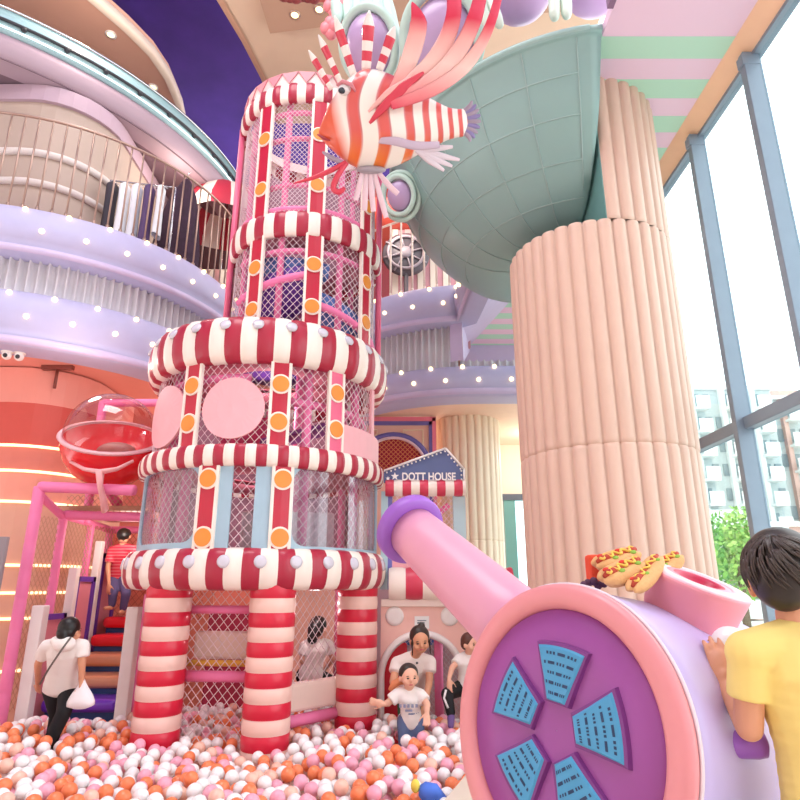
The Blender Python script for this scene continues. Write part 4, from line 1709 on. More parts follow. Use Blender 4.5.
def roll(x0, x1, y, z, r, pitch, mats, off=0):
    m = MB()
    k = 6
    n = int((x1 - x0) / pitch * k)

    def fn(i, j):
        t = (i % k) / k
        a = 2 * PI * j / 20
        q = r + .012 * math.sqrt(max(0, 1 - (2 * t - 1) ** 2)) * (r / .15)
        return V((x0 + (x1 - x0) * i / n, y + q * cos(a), z + q * sin(a)))
    m.grid(fn, n, 20, cv=True, m=lambda i, j: ((i // k) + off) % 2)
    m.lathe([(.001, 0), (r, 0)], (x0, y, z), (-1, 0, 0), n=20, m=1)
    m.lathe([(.001, 0), (r, 0)], (x1, y, z), (1, 0, 0), n=20, m=1)
    return m.build('striped_roll', mats, house)


M_rose = mat('rose_red_vinyl', '#D8405C', .36)
roll(-.125, 1.25, HY - .02, 1.665, .165, .185, [M_rose, M_padw], 1)
roll(-.17, .76, HY - .02, 2.735, .092, .098, [M_rose, M_padw])
# upper storey: pale blue posts, net window, pink skirting
MB().box((-.22, HY, 1.6), (-.14, HY + .1, 2.7)).build('corner_post', mat('pale_sky_panel', '#BCDDE6', .45), house)
MB().box((.62, HY, 1.6), (.76, HY + .1, 2.7)).build('corner_post', mat('pale_sky_panel', '#BCDDE6', .45), house)
MB().box((-.14, HY + .02, 1.6), (-.09, HY + .08, 2.7)).build('violet_strip', mat('violet_blue_trim', '#7A78C4', .5), house)
MB().box((-.14, HY + .03, 1.6), (.62, HY + .07, 1.95)).build('lower_wall', M_pink, house)
m = MB()
net_on(m, lambda s, t: V((-.14 + s, HY + .05, 1.95 + t)), .76, .72, .06, .004)
m.build('net', M_net, house)
MB().tube([(-.1, HY + .3, 2.0), (.6, HY + .5, 2.6)], .035, 8).build('foam_bar', M_piped, house)
# sign board with a gable to the right
m = MB()
sg = [(-.19, 2.80), (.75, 2.80), (.75, 2.95), (.54, 3.20), (-.19, 2.93)]
m.prism(sg, (0, HY - .04, 0), (1, 0, 0), (0, 0, 1), -.05)
M_sign = mat('slate_blue_sign', '#5E6E9C', .5)
sign = m.build('sign_board', M_sign, house)
m = MB()
ed = [V((p[0], HY - .06, p[1])) for p in sg]
for a, b in ((ed[1], ed[2]), (ed[2], ed[3]), (ed[3], ed[4])):
    m.tube([a, b], .014, 6)
m.build('white_edge', M_white, sign)
m = MB()
for a, b, n_ in ((ed[4], ed[3], 15), (ed[3], ed[2], 6), (ed[2], ed[1], 3)):
    nrm = V(((b - a).z, 0, -(b - a).x)).normalized()
    for i in range(n_):
        q = a.lerp(b, (i + .5) / n_) + nrm * .035 + V((0, -.032, 0))
        m.ball(q, .0115, nu=8, nv=6)
m.build('dots', M_white, sign)


def text(s, loc, size, m_, parent, name, rot=(PI / 2, 0, 0), sx=1.0):
    cu = bpy.data.curves.new(name, 'FONT')
    cu.body = s
    cu.size = size
    cu.extrude = .004
    cu.offset = size * .025
    o = bpy.data.objects.new('tmp', cu)
    COL.objects.link(o)
    dg = bpy.context.evaluated_depsgraph_get()
    me = bpy.data.meshes.new_from_object(o.evaluated_get(dg))
    bpy.data.objects.remove(o)
    q = bpy.data.objects.new(name, me)
    COL.objects.link(q)
    me.materials.clear()
    me.materials.append(m_)
    q.parent = parent
    q.location = V(loc) - worldloc(parent)
    q.rotation_euler = rot
    q.scale = (sx, 1, 1)
    return q


text('DOTT HOUSE', (.02, HY - .098, 2.815), .125, M_white, sign, 'sign_lettering', sx=.80)


def star(mb, c, r):
    p = []
    for i in range(10):
        q = r if i % 2 == 0 else r * .42
        a = R(90 + 36 * i)
        p.append((q * cos(a), q * sin(a)))
    vs = [V(c)] + [V(c) + V((x, 0, z)) for x, z in p]
    mb.add(vs, [[0, 1 + i, 1 + (i + 1) % 10] for i in range(10)], 0, False)


m = MB()
star(m, (-.06, HY - .1, 2.86), .05)
m.build('star', M_white, sign)
m = MB()
star(m, (-.14, HY - .1, 2.835), .028)
m.build('star', M_white, sign)
# things inside the doorway
MB().box((-.20, HY + .25, 0), (.08, HY + .32, 1.02)).build('red_panel', mat('red_inner_panel', '#D3263B', .5), house, bevel=.02)
MB().box((-.2, HY + .45, .98), (.75, HY + .6, 1.4)).build('blue_panel', mat('blue_inner_panel', '#4C86C8', .5), house, bevel=.02)
MB().tube([(.43, HY + .2, 0), (.43, HY + .2, 1.35)], .05, 12).build('foam_post', M_pipe, house)
m = MB()
net_on(m, lambda s, t: V((.05 + s, HY + .33, .0 + t)), .75, 1.25, .05, .004)
m.build('net', mat('grey_net_cord', '#CFC6CC', .7), house)
MB().box((-.3, HY + .9, .0), (1.25, HY + .95, 1.6)).build('inner_back_panel', mat('grey_rose_panel', '#CDAFB5', .6), house)

# game facade with arch and red net on the back wall
gf = thing('arch_panel', 'pink panel with violet border and red netted arch behind the doll house sign', 'wall panel', (-.5, 11, 0))
m = MB()
m.box((-1.9, 11.0, 0), (.66, 11.1, 4.64), 0)
m.build('panel', mat('peach_pink_panel', '#EDBBA8', .5), gf)
m = MB()
m.box((.59, 10.95, 2.2), (.66, 11.0, 4.60))
m.box((-1.9, 10.95, 4.54), (.66, 11.0, 4.62))
m.build('pink_border', mat('hot_pink_border', '#E97C93', .5), gf)
m = MB()
m.box((.53, 10.96, 2.2), (.59, 11.0, 4.54))
m.box((-1.9, 10.96, 4.47), (.59, 11.0, 4.54))
m.build('violet_border', mat('violet_blue_border', '#6B62A6', .5), gf)
ac, arad = (-.12, 3.62), .60
m = MB()
m.prism([(ac[0] + arad * cos(R(a)), ac[1] + arad * sin(R(a))) for a in range(0, 181, 9)], (0, 10.985, 0), (1, 0, 0), (0, 0, 1), -.012)
m.build('red_backing', mat('deep_red_backing', '#B01F3C', .6), gf)
MB().tube([(ac[0] + (arad + .06) * cos(R(a)), 10.96, ac[1] + (arad + .06) * sin(R(a))) for a in range(0, 181, 9)], .055, 8).build('violet_arch', mat('violet_blue_border', '#6B62A6', .5), gf)
MB().tube([(ac[0] + arad * cos(R(a)), 10.93, ac[1] + arad * sin(R(a))) for a in range(0, 181, 9)], .028, 8).build('pale_arch', mat('pale_lilac_trim', '#E4C3CC', .5), gf)
m = MB()
for sgn in (1, -1):
    for k in range(-14, 15):
        # chords of the half disc along both diagonals
        o_ = k * .085
        dx, dz = cos(R(45)) * sgn, sin(R(45))
        nx, nz = -dz * sgn, dx * sgn
        pts = []
        for s in [i * .03 - .62 for i in range(42)]:
            x, z = o_ + s * sgn * .7071, s * .7071 + .3
            if z > 0 and x * x + z * z < (arad - .01) ** 2:
                pts.append((ac[0] + x, 10.955, ac[1] + z))
        if len(pts) > 1:
            m.tube([pts[0], pts[-1]], .008, 4, caps=False)
m.build('net', mat('amber_net', '#E0805A', .6), gf)
for px_, flip in ((.38, 1),):
    m = MB()
    pp = [(.06, 4.38), (.42, 4.38), (.42, 3.95), (.3, 4.0), (.2, 4.16), (.06, 4.24)]
    m.tube([(x, 10.985, z) for x, z in pp], .014, 6, closed=True)
    pp = [(-.75, 4.38), (-.42, 4.38), (-.42, 4.3), (-.55, 4.2), (-.75, 4.1)]
    m.tube([(x, 10.985, z) for x, z in pp], .014, 6, closed=True)
    m.build('cream_outline', mat('cream_outline', '#F2D9B8', .5), gf)

# ------------------------------------------------------------------ pink pipe frame with padded steps on the left
FRX0, FRX1, FY0, FY1 = -4.02, -2.72, 6.85, 8.9
pf = thing('pipe_frame', 'pink foam pipe frame over the padded steps left of the tower', 'play frame', (-3.4, 7.4, 0))


def pipe(a, b, r=.055, nm='foam_pipe', joints=True):
    a, b = V(a), V(b)
    L = (b - a).length
    n = max(2, int(L / .3))
    pts, rs = [], []
    for i in range(n):
        for t, q in ((.0, .93), (.06, 1), (.94, 1), (1.0, .93)):
            pts.append(a.lerp(b, (i + t) / n))
            rs.append(r * q)
    # drop the doubled rings
    P_, R_ = [pts[0]], [rs[0]]
    for p_, q_ in zip(pts[1:], rs[1:]):
        if (p_ - P_[-1]).length > 1e-4:
            P_.append(p_)
            R_.append(q_)
    return MB().tube(P_, R_, 12).build(nm, M_pipe, pf)


pipe((FRX0, FY0, 0), (FRX0, FY0, 2.7), .06)
pipe((FRX0, FY0, 2.7), (-2.95, FY0, 2.66), .06)
pipe((-3.98, 7.4, 2.45), (-2.98, 7.4, 2.42))
pipe((FRX0, FY0, 2.62), (-4.0, 7.4, 2.42), .045)
pipe((-4.0, 7.4, 0), (-4.0, 7.4, 2.45), .05)
pipe((-4.0, 7.4, 2.45), (-4.12, FY1, 2.4), .05)
pipe((-4.12, FY1, 0), (-4.12, FY1, 2.4), .05)
pipe((-4.05, 8.2, 0), (-4.05, 8.2, 2.42), .045)
pipe((-4.12, FY1, 2.4), (-2.9, FY1, 2.4), .05)
pipe((-2.89, 7.42, 0), (-2.89, 7.42, 1.55), .05)
pipe((-4.0, 7.95, 2.4), (-4.0, 7.95, 4.02), .055)
pipe((-4.0, 7.95, 4.0), (-3.0, 7.95, 4.0), .055)
pipe((-3.02, 7.95, 2.4), (-3.02, 7.95, 4.0), .055)
MB().box((-4.1, 7.42, 2.5), (-2.95, 8.85, 2.56)).build('platform', mat('tan_platform', '#C99A7E', .6), pf)
m = MB()
net_on(m, lambda s, t: V((-3.98 + s, 7.38, 2.46 + t)), .95, .22, .07, .004)
net_on(m, lambda s, t: V((FRX0 + .02 * 0, FY0 + .06 + s, .4 + t)), 1.95, 2.0, .085, .004)
m.build('net', mat('tan_net_cord', '#C99A80', .7), pf)
m = MB()
net_on(m, lambda s, t: V((-4.0 + s, FY1 - .05, 1.2 + t)), 1.3, 1.15, .09, .005)
m.build('back_net', mat('salmon_net_cord', '#C86A5A', .7), pf)
MB().box((-4.2, 9.0, 0), (-2.6, 9.06, 2.4)).build('back_panel', mat('salmon_panel', '#F0967E', .6), pf)
M_post = mat('white_post_vinyl', '#F1EBE8', .45)
MB().box((-3.93, 6.92, 0), (-3.80, 7.05, 1.44)).build('white_post', M_post, pf, bevel=.012)
MB().box((-2.96, 7.02, 0), (-2.83, 7.15, 1.42)).build('white_post', M_post, pf, bevel=.012)
MB().box((-3.95, 7.6, .5), (-3.85, 7.7, 1.85)).build('white_post', M_post, pf, bevel=.012)
MB().box((-3.97, 8.2, .8), (-3.88, 8.3, 2.2)).build('white_post', M_post, pf, bevel=.012)
m = MB()
for y0, y1, z0, z1 in ((7.06, 7.58, .1, 1.34), (7.72, 8.18, .5, 1.75), (8.32, 8.8, .8, 2.05)):
    for a, b, c_, d_ in ((y0, y0 + .06, z0, z1), (y1 - .06, y1, z0, z1), (y0, y1, z1 - .06, z1), (y0, y1, z0, z0 + .06)):
        m.box((-3.93, a, c_), (-3.88, b, d_))
m.build('violet_window_frame', M_purple, pf)
m = MB()
for y0, y1, z0, z1 in ((7.06, 7.58, .1, 1.34), (7.72, 8.18, .5, 1.75), (8.32, 8.8, .8, 2.05)):
    m.box((-3.915, y0 + .06, z0 + .06), (-3.905, y1 - .06, z1 - .06))
m.build('rose_pane', mat('rose_pane', '#DF8A96', .4), pf)

st = thing('padded_steps', 'padded steps of purple, tan and red rolls between the white posts', 'steps', (-3.4, 7.8, 0))
M_sb = mat('dark_blue_riser', '#2B4C86', .45)
for k, (nm, h) in enumerate((('#6C32B8', 0), ('#D6936E', 0), ('#D6936E', 0), ('#E0202E', 0), ('#E0202E', 0))):
    z = .48 + .195 * k
    y = 7.2 + .28 * k
    x0 = -3.84 if k == 0 else -3.80
    m = MB()
    m.box((x0, y, z - .135), (-3.02, y + .42, z))
    m.build('step_pad', mat('step_vinyl_%d' % k, nm, .3, coat=.2), st, bevel=.055, seg=4)
    m = MB()
    m.box((x0 + .02, y + .08, max(0, z - .34)), (-3.04, y + .42, z - .1))
    m.build('riser', M_sb, st, bevel=.02)

# ------------------------------------------------------------------ red capsule with a clear dome
cc = V((-3.50, 7.28, 3.37))
ca = V((.18, -.50, .84)).normalized()
cap = thing('bubble_capsule', 'round red capsule with clear bubble dome above the pink frame', 'capsule', cc)
m = MB()
m.lathe([(.55, 0), (.56, -.1), (.535, -.25), (.46, -.4), (.33, -.52), (.16, -.58), (.001, -.6)], cc, ca, n=48)
m.build('red_bowl', mat('bright_red_shell', '#E8222A', .25, coat=.4), cap)
m = MB()
m.lathe([(.001, -.3), (.3, -.28), (.45, -.16), (.53, -.01)], cc, ca, n=48)
m.build('inner_shell', mat('deep_red_shell', '#E01C2C', .3), cap)
m = MB()
m.lathe([(.535, -.02), (.575, -.02), (.59, 0), (.575, .018), (.535, .018), (.535, -.02)], cc, ca, n=48)
m.build('rim', mat('pale_pink_rim', '#E9B9BE', .3), cap)
m = MB()
m.lathe([(.535 * cos(R(a)), .53 * sin(R(a))) for a in range(0, 90, 6)] + [(.001, .53)], cc, ca, n=48)
m.build('clear_dome', M_clear, cap)
m = MB()
m.ball(cc + ca * -.2 + V((.08, -.02, 0)), (.24, .16, .12), nu=20, nv=12)
m.build('seat', mat('rose_grey_seat', '#B98078', .4), cap)
# T-shaped pink bracket
bx, by, bz = basis(ca)
m = MB()
M_brk = mat('pale_pink_bracket', '#F3B3B4', .4)
A = [at(71, 462, 6.86), at(84, 469, 6.76), at(100, 472, 6.70), at(117, 469, 6.74), at(133, 461, 6.86)]
m.tube(A, [.025, .035, .05, .035, .025], 10, flat=.6)
m.tube([at(100, 471, 6.70), at(100, 485, 6.72), at(103, 498, 6.8), at(105, 510, 6.92)], [.07, .045, .05, .06], 10, flat=.6)
m.build('smile_bracket', M_brk, cap)
MB().tube([cc - ca * .55, cc - ca * .75 + V((0, .1, 0)), V((cc.x, 7.7, 2.6))], .06, 10).build('support_arm', M_piped, cap)
# ------------------------------------------------------------------ people
M_skin = mat('skin', '#EDB79C', .5, var=.04, scale=20)
M_skin2 = mat('tanned_skin', '#DDA07E', .5, var=.04, scale=20)
M_hairb = mat('black_hair', '#15110F', .4, var=.3, scale=30)
M_hairbr = mat('dark_brown_hair', '#33261F', .42, var=.35, scale=40)
M_tee = mat('white_cotton', '#F2EDE8', .8, bump=.2, bscale=25)
M_black = mat('black_cotton', '#17171B', .8)
M_denim = mat('denim_cotton', '#5D6F96', .8)


def orient(f, up=(0, 0, 1)):
    f = V(f).normalized()
    u = (V(up) - f * V(up).dot(f)).normalized()
    return f, u, f.cross(u)          # forward, up, right


def add_head(mb, c, f, up, h, wide=.36):
    f, u, r = orient(f, up)
    mb.ball(c + u * (h * .06) - f * (h * .03), (h * wide, h * .44, h * .42), (r, f, u), 24, 16)
    mb.ball(c - u * (h * .2) + f * (h * .1), (h * .27, h * .27, h * .3), (r, f, u), 18, 12)
    mb.ball(c - u * (h * .05) + f * (h * .40), (h * .055, h * .09, h * .085), (r, f, u), 10, 8)
    mb.cap(c + f * (h * .37) + u * (h * .1), c + f * (h * .42) - u * (h * .04), h * .03, h * .045, 8)
    for s in (-1, 1):
        mb.ball(c + r * (s * h * (wide + .03)) - u * (h * .08) - f * (h * .02), (h * .055, h * .085, h * .13), (r, f, u), 12, 8)
        mb.ball(c + r * (s * h * .2) - u * (h * .13) + f * (h * .26), h * .13, nu=12, nv=8)


def face_parts(o, c, f, up, h):
    f, u, r = orient(f, up)
    for s in (-1, 1):
        p = c + r * (s * h * .145) + u * (h * .03) + f * (h * .372)
        MB().ball(p, (h * .06, h * .03, h * .032), (r, f, u), 10, 8).build('eye', mat('eye_dark', '#2A201C', .3), o)
        MB().tube([p + u * (h * .075) - r * (h * .065) - f * h * .02, p + u * (h * .095) + f * (h * .012), p + u * (h * .075) + r * (h * .065) - f * h * .02], h * .014, 6).build('eyebrow', M_hairbr, o)
    p = c - u * (h * .235) + f * (h * .365)
    MB().ball(p, (h * .1, h * .03, h * .028), (r, f, u), 12, 8).build('mouth', mat('lips', '#C8636A', .4), o)


def add_hand(mb, w, d, pn, s, curl=.5, side=1, spread=.12):
    """wrist, pointing direction, palm normal, hand length s; side +1/-1 puts the thumb"""
    d, pn, r = orient(d, pn)
    r = r * side
    palm = w + d * (s * .28)
    mb.ball(palm, (s * .21, s * .31, s * .1), (r, d, pn), 14, 10)
    mb.cap(w - d * (s * .05), w + d * (s * .15), s * .13, s * .14, 10)
    for k, (o_, L) in enumerate(((-.17, .36), (-.058, .44), (.054, .41), (.16, .32))):
        b = w + d * (s * .48) + r * (s * o_)
        dd = (d + r * (o_ * spread * 4)).normalized()
        d1 = (dd * cos(curl * .5) + pn * sin(curl * .5))
        d2 = (dd * cos(curl * 1.3) + pn * sin(curl * 1.3))
        d3 = (dd * cos(curl * 2.0) + pn * sin(curl * 2.0))
        p1 = b + d1 * (s * L * .45)
        p2 = p1 + d2 * (s * L * .32)
        p3 = p2 + d3 * (s * L * .23)
        mb.cap(b - dd * (s * .14), p1, s * .048, s * .045, 8)
        mb.cap(p1, p2, s * .045, s * .042, 8)
        mb.cap(p2, p3, s * .042, s * .036, 8)
    tb = w + d * (s * .16) - r * (s * .17)
    t1 = tb + (d * .65 - r * .7 + pn * .35).normalized() * (s * .24)
    t2 = t1 + (d * .85 - r * .25 + pn * .45).normalized() * (s * .2)
    mb.cap(tb, t1, s * .075, s * .058, 8)
    mb.cap(t1, t2, s * .058, s * .046, 8)


def loftballs(mb, secs, n=5):
    """torso: ellipsoids along the spine; secs = (centre, right, forward, half width, half depth)"""
    for i in range(len(secs) - 1):
        a, b = secs[i], secs[i + 1]
        for k in range(n + (i == len(secs) - 2)):
            t = k / n
            c = a[0].lerp(b[0], t)
            r = a[1].lerp(b[1], t).normalized()
            f = a[2].lerp(b[2], t).normalized()
            hw, hd = a[3] + (b[3] - a[3]) * t, a[4] + (b[4] - a[4]) * t
            u = r.cross(f)
            L = (b[0] - a[0]).length / n
            mb.ball(c, (hw, hd, max(L * 1.3, hd * .6)), (r, f, u), 18, 10)


def person(label, J, h, sk, shirt=None, pants=None, shoes=None, hair=None, vox=.01, cat='person', sleeve=.62, face=True, wide=.36, shirtlow=0, shs=.82):
    """J: joints. h: head height. One continuous body; clothes and hair are children."""
    base = J['ankL'].lerp(J['ankR'], .5)
    t = thing('person', label, cat, (base.x, base.y, max(0.0, min(J['ankL'].z, J['ankR'].z) - h * .3)))
    rt = (J['shR'] - J['shL']).normalized()
    hr = (J['hipR'] - J['hipL']).normalized()
    spine = (J['neck'] - J['pelvis']).normalized()
    cf = spine.cross(rt).normalized() * J.get('fs', -1)
    hf = V((0, 0, 1)).cross(hr).normalized() * J.get('fs', -1)
    sw = (J['shR'] - J['shL']).length / 2
    chest = J['pelvis'].lerp(J['neck'], .72)
    waist = J['pelvis'].lerp(J['neck'], .33)
    top = J['pelvis'].lerp(J['neck'], .92)

    def torso(mb, g):
        loftballs(mb, [(J['pelvis'], hr, hf, sw * .82 + g, h * .42 + g), (waist, rt, cf, sw * .74 + g, h * .37 + g), (chest, rt, cf, sw * .86 + g, h * .43 + g), (top, rt, cf, sw * .78 + g, h * .27 + g)])
        mb.cap(J['shL'], top, h * .2 + g, h * .24 + g)
        mb.cap(J['shR'], top, h * .2 + g, h * .24 + g)

    b = MB()
    torso(b, 0)
    b.cap(J['pelvis'].lerp(J['neck'], .95), J['head'] - V(J['up']) * (h * .25), h * .22, h * .2)
    add_head(b, J['head'], J['face'], J['up'], h, wide)
    for s in 'LR':
        b.cap(J['sh' + s], J['el' + s], h * .185, h * .155)
        b.cap(J['el' + s], J['wr' + s], h * .155, h * .11)
        add_hand(b, J['wr' + s], J.get('hd' + s, J['wr' + s] - J['el' + s]), J.get('pn' + s, cf), h * .78, J.get('curl' + s, .45), 1 if s == 'L' else -1)
        b.cap(J['hip' + s], J['kn' + s], h * .33, h * .23)
        b.cap(J['kn' + s], J['ank' + s], h * .22, h * .14)
        td = V(J.get('toe' + s, hf)).normalized()
        b.cap(J['ank' + s] - V((0, 0, h * .16)), J['ank' + s] - V((0, 0, h * .18)) + td * (h * .55), h * .15, h * .11)
    body = solid(b, vox, 4).build('body', sk, t)
    if face:
        face_parts(body, J['head'], J['face'], J['up'], h)
    if shirt:
        g = h * .07
        m = MB()
        torso(m, g)
        low = J['pelvis'] - spine * (h * (.25 + shirtlow))
        loftballs(m, [(low, hr, hf, sw * .86 + g, h * .45 + g), (J['pelvis'], hr, hf, sw * .84 + g, h * .44 + g)], 3)
        for s in 'LR':
            e = J['sh' + s].lerp(J['el' + s], sleeve)
            m.cap(J['sh' + s], J['sh' + s].lerp(J['el' + s], .3), h * .24 * shs + g, h * .24 * shs + g)
            d = (J['el' + s] - J['sh' + s]).normalized()
            m.tube([J['sh' + s], e - d * (h * .02), e], [h * .25 * shs + g, h * .26 * shs + g, h * .25 * shs + g], 14)
        solid(m, vox, 5 if vox > .006 else 22).build('shirt', shirt, t)
    if pants:
        g = h * .06
        m = MB()
        loftballs(m, [(J['pelvis'] - spine * (h * .1), hr, hf, sw * .8 + g, h * .42 + g), (J['pelvis'] + spine * (h * .25), hr, hf, sw * .78 + g, h * .4 + g)], 3)
        for s in 'LR':
            m.cap(J['hip' + s], J['kn' + s], h * .35 + g, h * .24 + g)
            m.cap(J['kn' + s], J['kn' + s].lerp(J['ank' + s], .92), h * .24 + g, h * .17 + g)
        solid(m, vox, 4).build('trousers', pants, t)
    if shoes:
        for s in 'LR':
            td = V(J.get('toe' + s, hf)).normalized()
            m = MB()
            m.cap(J['ank' + s] - V((0, 0, h * .16)), J['ank' + s] - V((0, 0, h * .2)) + td * (h * .6), h * .19, h * .15)
            m.cap(J['ank' + s] - V((0, 0, h * .02)), J['ank' + s] - V((0, 0, h * .18)), h * .17, h * .19)
            solid(m, max(vox * .8, .008), 3).build('shoe', shoes, t)
    return t, body


def hairball(t, c, f, up, h, m_, extra=None, vox=.008, wide=.36, low=-.1, back=.1, side=.055, rise=.13):
    f, u, r = orient(f, up)
    mb = MB()
    mb.ball(c + u * (h * rise) - f * (h * back), (h * (wide + side), h * .43, h * .43), (r, f, u), 24, 16)
    mb.ball(c + u * (h * low) - f * (h * .2), (h * (wide + (.03 if side > .04 else -.04)), h * .3, h * .36), (r, f, u), 20, 14)
    if extra:
        extra(mb, f, u, r)
    return solid(mb, vox, 3).build('hair', m_, t)


def feet_on(J, zs):
    return J


# woman climbing out of the pit, seen from behind
J = dict(head=at(70, 631, 6.0), face=(.25, .95, -.1), up=V((.1, .25, 1)).normalized(), neck=at(66, 641, 6.02), pelvis=at(61, 684, 6.22),
         shL=at(47, 646, 6.08), elL=at(38, 664, 6.2), wrL=at(38, 686, 6.45), shR=at(83, 646, 6.06), elR=at(82, 664, 6.05), wrR=at(82, 679, 6.08),
         hipL=at(53, 690, 6.25), hipR=at(69, 690, 6.25), knL=at(57, 715, 6.32), knR=at(64, 712, 6.1), ankL=V((-3.2, 6.3, .1)), ankR=V((-3.2, 6.12, .1)), fs=-1, pnL=(0, 1, 0), pnR=(-1, 0, 0), hdR=(0, .1, -1), curlR=1.3)
J['toeL'] = J['toeR'] = V((0, 1, 0))
pw, bw = person('woman in white hooded top and black trousers climbing from the ball pit, bag in hand', J, .225, M_skin2, M_tee, M_black, M_black, vox=.011, face=True)


def long_hair(mb, f, u, r):
    c = J['head']
    h = .225
    mb.cap(c - f * (h * .35) - u * (h * .1), c - f * (h * .25) - u * (h * .62) + r * (h * .25), h * .26, h * .13)


hairball(pw, J['head'], J['face'], J['up'], .225, M_hairb, long_hair, low=-.05, back=.1)
m = MB()
m.ball(at(64, 644, 5.92), (.11, .06, .07), nu=16, nv=10)
m.ball(at(60, 641, 5.95), (.09, .06, .05), nu=16, nv=10)
solid(m, .01, 3).build('hood', M_tee, pw)
MB().tube([at(71, 637, 5.88), at(60, 652, 5.86), at(48, 670, 5.9), at(40, 684, 6.02)], .009, 6).build('bag_strap', mat('grey_strap', '#6E6660', .6), pw)
# white carrier bag in her hand
bc = at(82, 690, 6.08)
m = MB()


def bagfn(i, j):
    a = 2 * PI * i / 24
    t = j / 8
    w = (.012, .025, .045, .068, .09, .108, .122, .125, .05)[j]
    return bc + V((w * cos(a) * (1 + .06 * sin(5 * a)), w * .45 * sin(a), .085 - .24 * t + (.01 * sin(3 * a) if j < 8 else 0)))


m.grid(bagfn, 24, 8, cu=True)
m.add([bc + V((0, 0, -.155))] + [bagfn(i, 8) for i in range(24)], [[0, 1 + i, 1 + (i + 1) % 24] for i in range(24)])
tag(m.build('plastic_bag', mat('white_plastic_film', '#F2EEF0', .35), loc=bc), 'white plastic carrier bag hanging from the hand of the woman by the steps', 'bag')

# child in a red striped shirt on the top step
J = dict(head=at(124, 536, 8.25), face=(-.1, -.6, -.8), up=V((.0, -.6, .8)).normalized(), neck=at(122, 545, 8.3), pelvis=at(118, 575, 8.45),
         shL=at(134, 549, 8.3), elL=at(137, 566, 8.25), wrL=at(132, 578, 8.15), shR=at(112, 550, 8.32), elR=at(108, 567, 8.28), wrR=at(109, 584, 8.2),
         hipL=at(124, 578, 8.45), hipR=at(114, 578, 8.45), knL=at(126, 594, 8.3), knR=at(113, 594, 8.28), ankL=at(123, 609, 8.35), ankR=at(112, 605, 8.3), fs=-1, hdL=(0, 0, -1), hdR=(0, 0, -1))
J['toeL'], J['toeR'] = V((.1, -1, 0)), V((-.3, -.9, 0))
M_redst = bpy.data.materials.new('red_striped_cotton')
M_redst.use_nodes = True
nr = M_redst.node_tree
tcr = nr.nodes.new('ShaderNodeTexCoord')
wv_ = nr.nodes.new('ShaderNodeTexWave')
wv_.bands_direction = 'Z'
wv_.inputs['Scale'].default_value = 8
rr_ = nr.nodes.new('ShaderNodeValToRGB')
rr_.color_ramp.elements[0].position, rr_.color_ramp.elements[0].color = .8, lin('#D8324C')
rr_.color_ramp.elements[1].position, rr_.color_ramp.elements[1].color = .92, lin('#E58A8E')
nr.links.new(tcr.outputs['Object'], wv_.inputs[0])
nr.links.new(wv_.outputs['Fac'], rr_.inputs[0])
nr.links.new(rr_.outputs[0], nr.nodes['Principled BSDF'].inputs['Base Color'])
pc, _ = person('child in red striped shirt and blue trousers stepping down at the top of the steps', J, .2, M_skin2, M_redst, mat('violet_blue_cotton', '#5C5584', .8), None, vox=.011, sleeve=.75)
hairball(pc, J['head'], J['face'], J['up'], .2, M_hairb, low=.05, back=.02)

# woman behind the tower net, back to the viewer
J = dict(head=at(319, 628, 7.55), face=(.5, .8, -.1), up=V((0, 0, 1)), neck=at(317, 640, 7.55), pelvis=at(311, 672, 7.6),
         shL=at(305, 646, 7.5), elL=at(302, 660, 7.5), wrL=at(310, 672, 7.7), shR=at(328, 645, 7.7), elR=at(333, 658, 7.75), wrR=at(326, 668, 7.85),
         hipL=at(304, 676, 7.6), hipR=at(317, 677, 7.68), knL=at(322, 682, 7.95), knR=at(332, 682, 8.0), ankL=V((-.75, 8.0, .35)), ankR=V((-.6, 8.0, .35)), fs=-1)
ps, _ = person('woman with black hair and white top sitting behind the tower net, back turned', J, .24, M_skin, M_tee, M_black, M_black, vox=.013, face=True)
hairball(ps, J['head'], J['face'], J['up'], .24, M_hairb, lambda mb, f, u, r: mb.cap(J['head'] - f * .08, J['head'] - f * .1 - u * .12, .08, .06), low=-.08)

# woman bending in the arched doorway
Yw = 6.9
J = dict(head=at(420, 640, 6.62), face=(.12, -.92, -.35), up=V((-.05, -.32, .95)).normalized(), neck=at(414, 655, 6.75), pelvis=at(412, 690, 7.05),
         shL=at(430, 662, 6.8), elL=at(429, 683, 6.72), wrL=at(426, 700, 6.55), shR=at(397, 663, 6.8), elR=at(393, 682, 6.7), wrR=at(398, 692, 6.5),
         hipL=at(417, 694, 7.05), hipR=at(406, 694, 7.05), knL=at(419, 720, 6.98), knR=at(405, 720, 6.98), ankL=V((.2, 7.0, .1)), ankR=V((.04, 7.0, .1)), fs=-1, hdL=(-.2, -.3, -1), hdR=(.5, -.3, -.5))
pd, _ = person('woman in white T-shirt bending forward in the arched doorway behind a child', J, .245, M_skin2, mat('pale_cotton', '#F3E7E0', .8), mat('dark_green_cotton', '#3E6B4A', .8), None, vox=.010, sleeve=.5)


def tied(mb, f, u, r):
    c, h = J['head'], .245
    mb.ball(c + u * (h * .5) - f * (h * .2) - r * (h * .12), h * .15, nu=14, nv=10)
    mb.cap(c + f * (h * .18) + r * (h * .36) + u * (h * .05), c + f * (h * .22) + r * (h * .36) - u * (h * .5), h * .05, h * .03)
    mb.cap(c + f * (h * .18) - r * (h * .36) + u * (h * .05), c + f * (h * .22) - r * (h * .38) - u * (h * .5), h * .05, h * .03)


hairball(pd, J['head'], J['face'], J['up'], .245, M_hairbr, tied, low=.05, back=.12)
m = MB()
MB().ball(at(417, 663, 6.66), (.012, .006, .012), nu=8, nv=6).build('shirt_badge', M_dark, pd)

